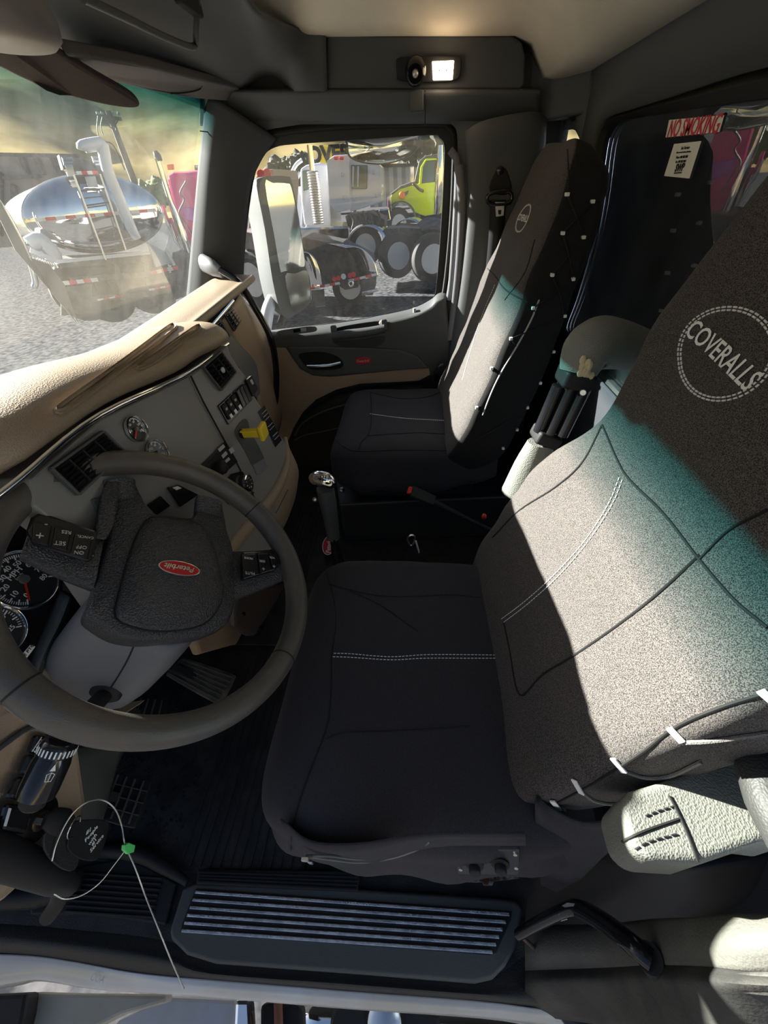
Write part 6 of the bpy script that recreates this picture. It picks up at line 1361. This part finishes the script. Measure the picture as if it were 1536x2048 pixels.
# two glass panes facing the cab, in a housing
ym = 2.34
def MP(px, py, o=0): return on(px, py, (at(560,500,y=ym)+V((0,o,0))), V((-.35,1,0)))
hs = [(513,372),(520,356),(545,352),(575,353),(583,362),(595,420),(606,490),(612,535),(620,560),(622,598),(612,615),(590,630),(575,637),(560,620),(545,560),(530,460)]
mb = MB(); Hs = crom(pxs(lambda a, b: MP(a, b), hs), 3, True); bk_ = [p+V((-.10,.09,0)) for p in Hs]; cH = sum(Hs, V())/len(Hs)
bk2_ = [cH+V((-.11,.12,0))+(p-cH)*.9 for p in Hs]
mb.quadgrid([Hs, bk_, bk2_], cu=True, caps=True); mb.build('housing', mat('mirror_housing', (.07,.078,.078), .5), mh)
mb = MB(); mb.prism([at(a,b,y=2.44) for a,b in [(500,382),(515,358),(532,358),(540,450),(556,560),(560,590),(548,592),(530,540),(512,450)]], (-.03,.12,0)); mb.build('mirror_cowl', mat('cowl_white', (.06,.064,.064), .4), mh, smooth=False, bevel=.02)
M['mirror'] = mat('mirror_glass', (.9,.9,.86), .04, 1)
mb = MB(); mb.prism(crom(pxs(lambda a, b: MP(a, b, -.012), [(530,368),(545,366),(573,367),(582,375),(594,430),(606,500),(609,530),(600,534),(566,543),(560,538),(548,470)]), 3, True), (.002,-.004,0)); mb.build('flat_pane', M['mirror'], mh, smooth=False)
mb = MB(); mb.prism(crom(pxs(lambda a, b: MP(a, b, -.012), [(570,552),(590,547),(612,541),(618,565),(620,592),(610,610),(590,622),(584,618)]), 3, True), (.002,-.004,0)); mb.build('wide_pane', mat('mirror_glass_convex', (.9,.88,.78), .12, 1), mh, smooth=False)
mb = MB(); mb.tube([at(556,585,y=2.40), at(545,600,y=2.38), at(535,625,y=2.3), at(527,680,y=2.2)], [.03,.035,.035,.035], 12, 4); mb.build('mirror_arm', M['whp'], mh)
mb = MB(); mb.cyl(at(572,620,y=2.4), at(560,650,y=2.3), .02); mb.build('lower_stay', M['black'], mh)
cvm = empty('convex_mirror', tuple(at(768,300,y=2.25)), 'round-bottomed convex mirror hanging above the passenger window', 'mirror')
cv_ = [(691,280),(692,290),(694,308),(706,320),(730,327),(765,329),(795,323),(820,312),(836,296),(840,282),(838,262),(780,255),(700,262)]
mb = MB(); Hs = crom(pxs(Y(2.25), cv_), 3, True); cH = sum(Hs, V())/len(Hs); mb.quadgrid([Hs, [p+V((0,.03,0)) for p in Hs], [cH+V((0,.07,0))+(p-cH)*.8 for p in Hs]], cu=True, caps=True); mb.build('mirror_shell', M['dkgrey'], cvm)
mb = MB(); Q = [cH+(p-cH)*.93+V((0,-.002,0)) for p in Hs]; mb.quadgrid([Q, [cH+(p-cH)*.7+V((0,-.012,0)) for p in Q], [cH+(p-cH)*.35+V((0,-.019,0)) for p in Q], [cH+(p-cH)*.02+V((0,-.021,0)) for p in Q]], cu=True, caps=True); mb.build('mirror_face', M['mirror'], cvm)
# bonnet of this truck
rows = []
for i in range(9):
    y = .1+1.8*i/8; s_ = 1-((y-1)/1.05)**2
    rows.append([V((-1.22, y, .80)), V((-1.35, y, .80+.02*s_)), V((-1.9, y, .60+.10*s_)), V((-2.6, y, .30+.10*s_)), V((-2.9, y, -.1))])
mb = MB(); mb.surf(rows, 3, 3); mb.build('bonnet', M['body'], solid=.02, label='white bonnet of this truck just below the windshield', cat='bonnet')
# structure behind the cab: added box as blue-grey window backdrop, and perforated chrome guard
bx = MB(); bx.box((.99, 1.0, .2), (.4, 2.7, 2.7)); bx.build('rear_backdrop', mat('slate_backdrop', (.55,.62,.75), .5), label='slate blue body front standing behind the rear window', cat='truck body')
gd = empty('exhaust_guard', tuple(at(1430,640,x=.70)), 'perforated pale metal guard seen through the rear window', 'guard')
def GX(px, py): return at(px, py, x=.70)
gf = [(1340,520),(1352,520),(1412,372),(1418,358),(1500,357),(1522,372),(1440,640),(1330,640)]
fr = [(1342,525),(1360,470),(1402,362),(1412,352),(1490,345),(1512,350),(1520,372),(1500,420)]
mb = MB(); mb.prism(pxs(GX, [(1352,540),(1412,372),(1420,360),(1498,358),(1510,372),(1490,450),(1450,560),(1400,640),(1350,640)]), (.02,0,0)); gp_ = mb.build('guard_sheet', mat('pale_guard', (.8,.8,.76), .5, 0, .6, 150, (.75,.75,.7), 120), gd, smooth=False)
mb = MB(); n0 = 0
for i in range(17):
    for j in range(13):
        a = 1362+j*12+i*0+(4 if i%2 else 0)+(18-i)*3.2-10; b = 372+i*13
        if a < 1418-(b-372)*.42+6 or a > 1500-(b-372)*.30 or a > 1500: continue
        p = GX(a, b)-V((.002,0,0)); mb.box(p, (.003,.003,.018)); n0 += 1
mb.build('guard_slots', M['hole'], gp_, smooth=False, kind='stuff')
mb = MB(); mb.tube(pxs(lambda a, b: at(a, b, x=.69), fr), .010, 10, 3); mb.build('guard_frame', mat('guard_frame_grey', (.35,.37,.36), .4), gd)
mb = MB(); mb.prism(pxs(lambda a, b: at(a, b, x=.685), [(1338,522),(1346,522),(1412,380),(1404,376)]), (.02,0,0)); mb.build('guard_edge', M['whp'], gd, smooth=False)
# below the doorway
def below(L_, z, d, name, m, label, cat, bev=.01):
    mb = MB(); mb.prism(pxs(Zp(z), L_), (0,0,d)); return mb.build(name, m, smooth=False, bevel=bev, label=label, cat=cat)
below([(55,2000),(60,1985),(150,1988),(332,1990),(330,2005),(240,2030),(150,2075),(40,2075)], -.35, -.05, 'fairing_panel', mat('dusty_cream', (.36,.335,.28), .6, 0, .4, 30, (.3,.28,.235), 6), 'dusty cream fairing panel below the door sill, bottom left', 'fairing')
below([(332,1992),(470,1998),(470,2090),(200,2090),(235,2040)], -.55, -.1, 'front_fender', M['body'], 'pale blue-white fender below the sill, beside the cream fairing', 'fender')
below([(470,1998),(500,1998),(505,2090),(465,2090)], -.45, -.05, 'step_bracket', M['chrome'], 'bright upright metal step edge at the bottom of the view', 'bracket')
below([(520,2010),(535,2004),(590,2005),(604,2015),(606,2090),(520,2090)], -.5, -.06, 'battery_bracket', M['black'], 'black bracket with a rusty rod below the sill', 'bracket')
below([(-40,1990),(55,1985),(48,2030),(30,2100),(-60,2100)], -.30, -.06, 'hinge_frame', M['black'], 'black door hinge frame in the bottom left corner', 'bracket')
mb = MB(); mb.cyl(at(556,2000,z=-.48), at(558,2075,z=-.48), .012); mb.build('rusty_rod', mat('rust_rod', (.18,.07,.04), .8), label='rusty brown rod over the black bracket', cat='rod')
mb = MB(); rows = [pxs(Zp(-.7), [(600,1990),(760,2000),(900,2010),(1090,2020)]), pxs(Zp(-.66), [(600,2040),(760,2050),(900,2056),(1090,2060)]), pxs(Zp(-.75), [(600,2100),(760,2110),(900,2120),(1090,2130)])]; mb.surf(rows, 4, 4); mb.build('fuel_tank', M['chrome'], solid=.02, label='polished fuel tank curving below the door sill', cat='fuel tank')
mb = MB(); mb.lathe(at(770,2040,z=-.6), (0,-.3,1), [(.05,0),(.05,.02),(.035,.03)], 24); mb.build('filler_cap', M['steel'], label='round filler cap on the polished tank', cat='cap')
for i, (a, b) in enumerate(((700,2048),(840,2044))):
    mb = MB(); mb.lathe(at(a,b,z=-.62), (0,-.3,1), [(.06,0),(.05,.02),(.02,.02)], 20); mb.build('tank_strap', M['black'], label=['black strap end left of the filler cap','black strap end right of the filler cap'][i], cat='strap')
mb = MB(); mb.box((1.05,-.02,.62), (1.0,.04,.2)) ; mb.b.free()
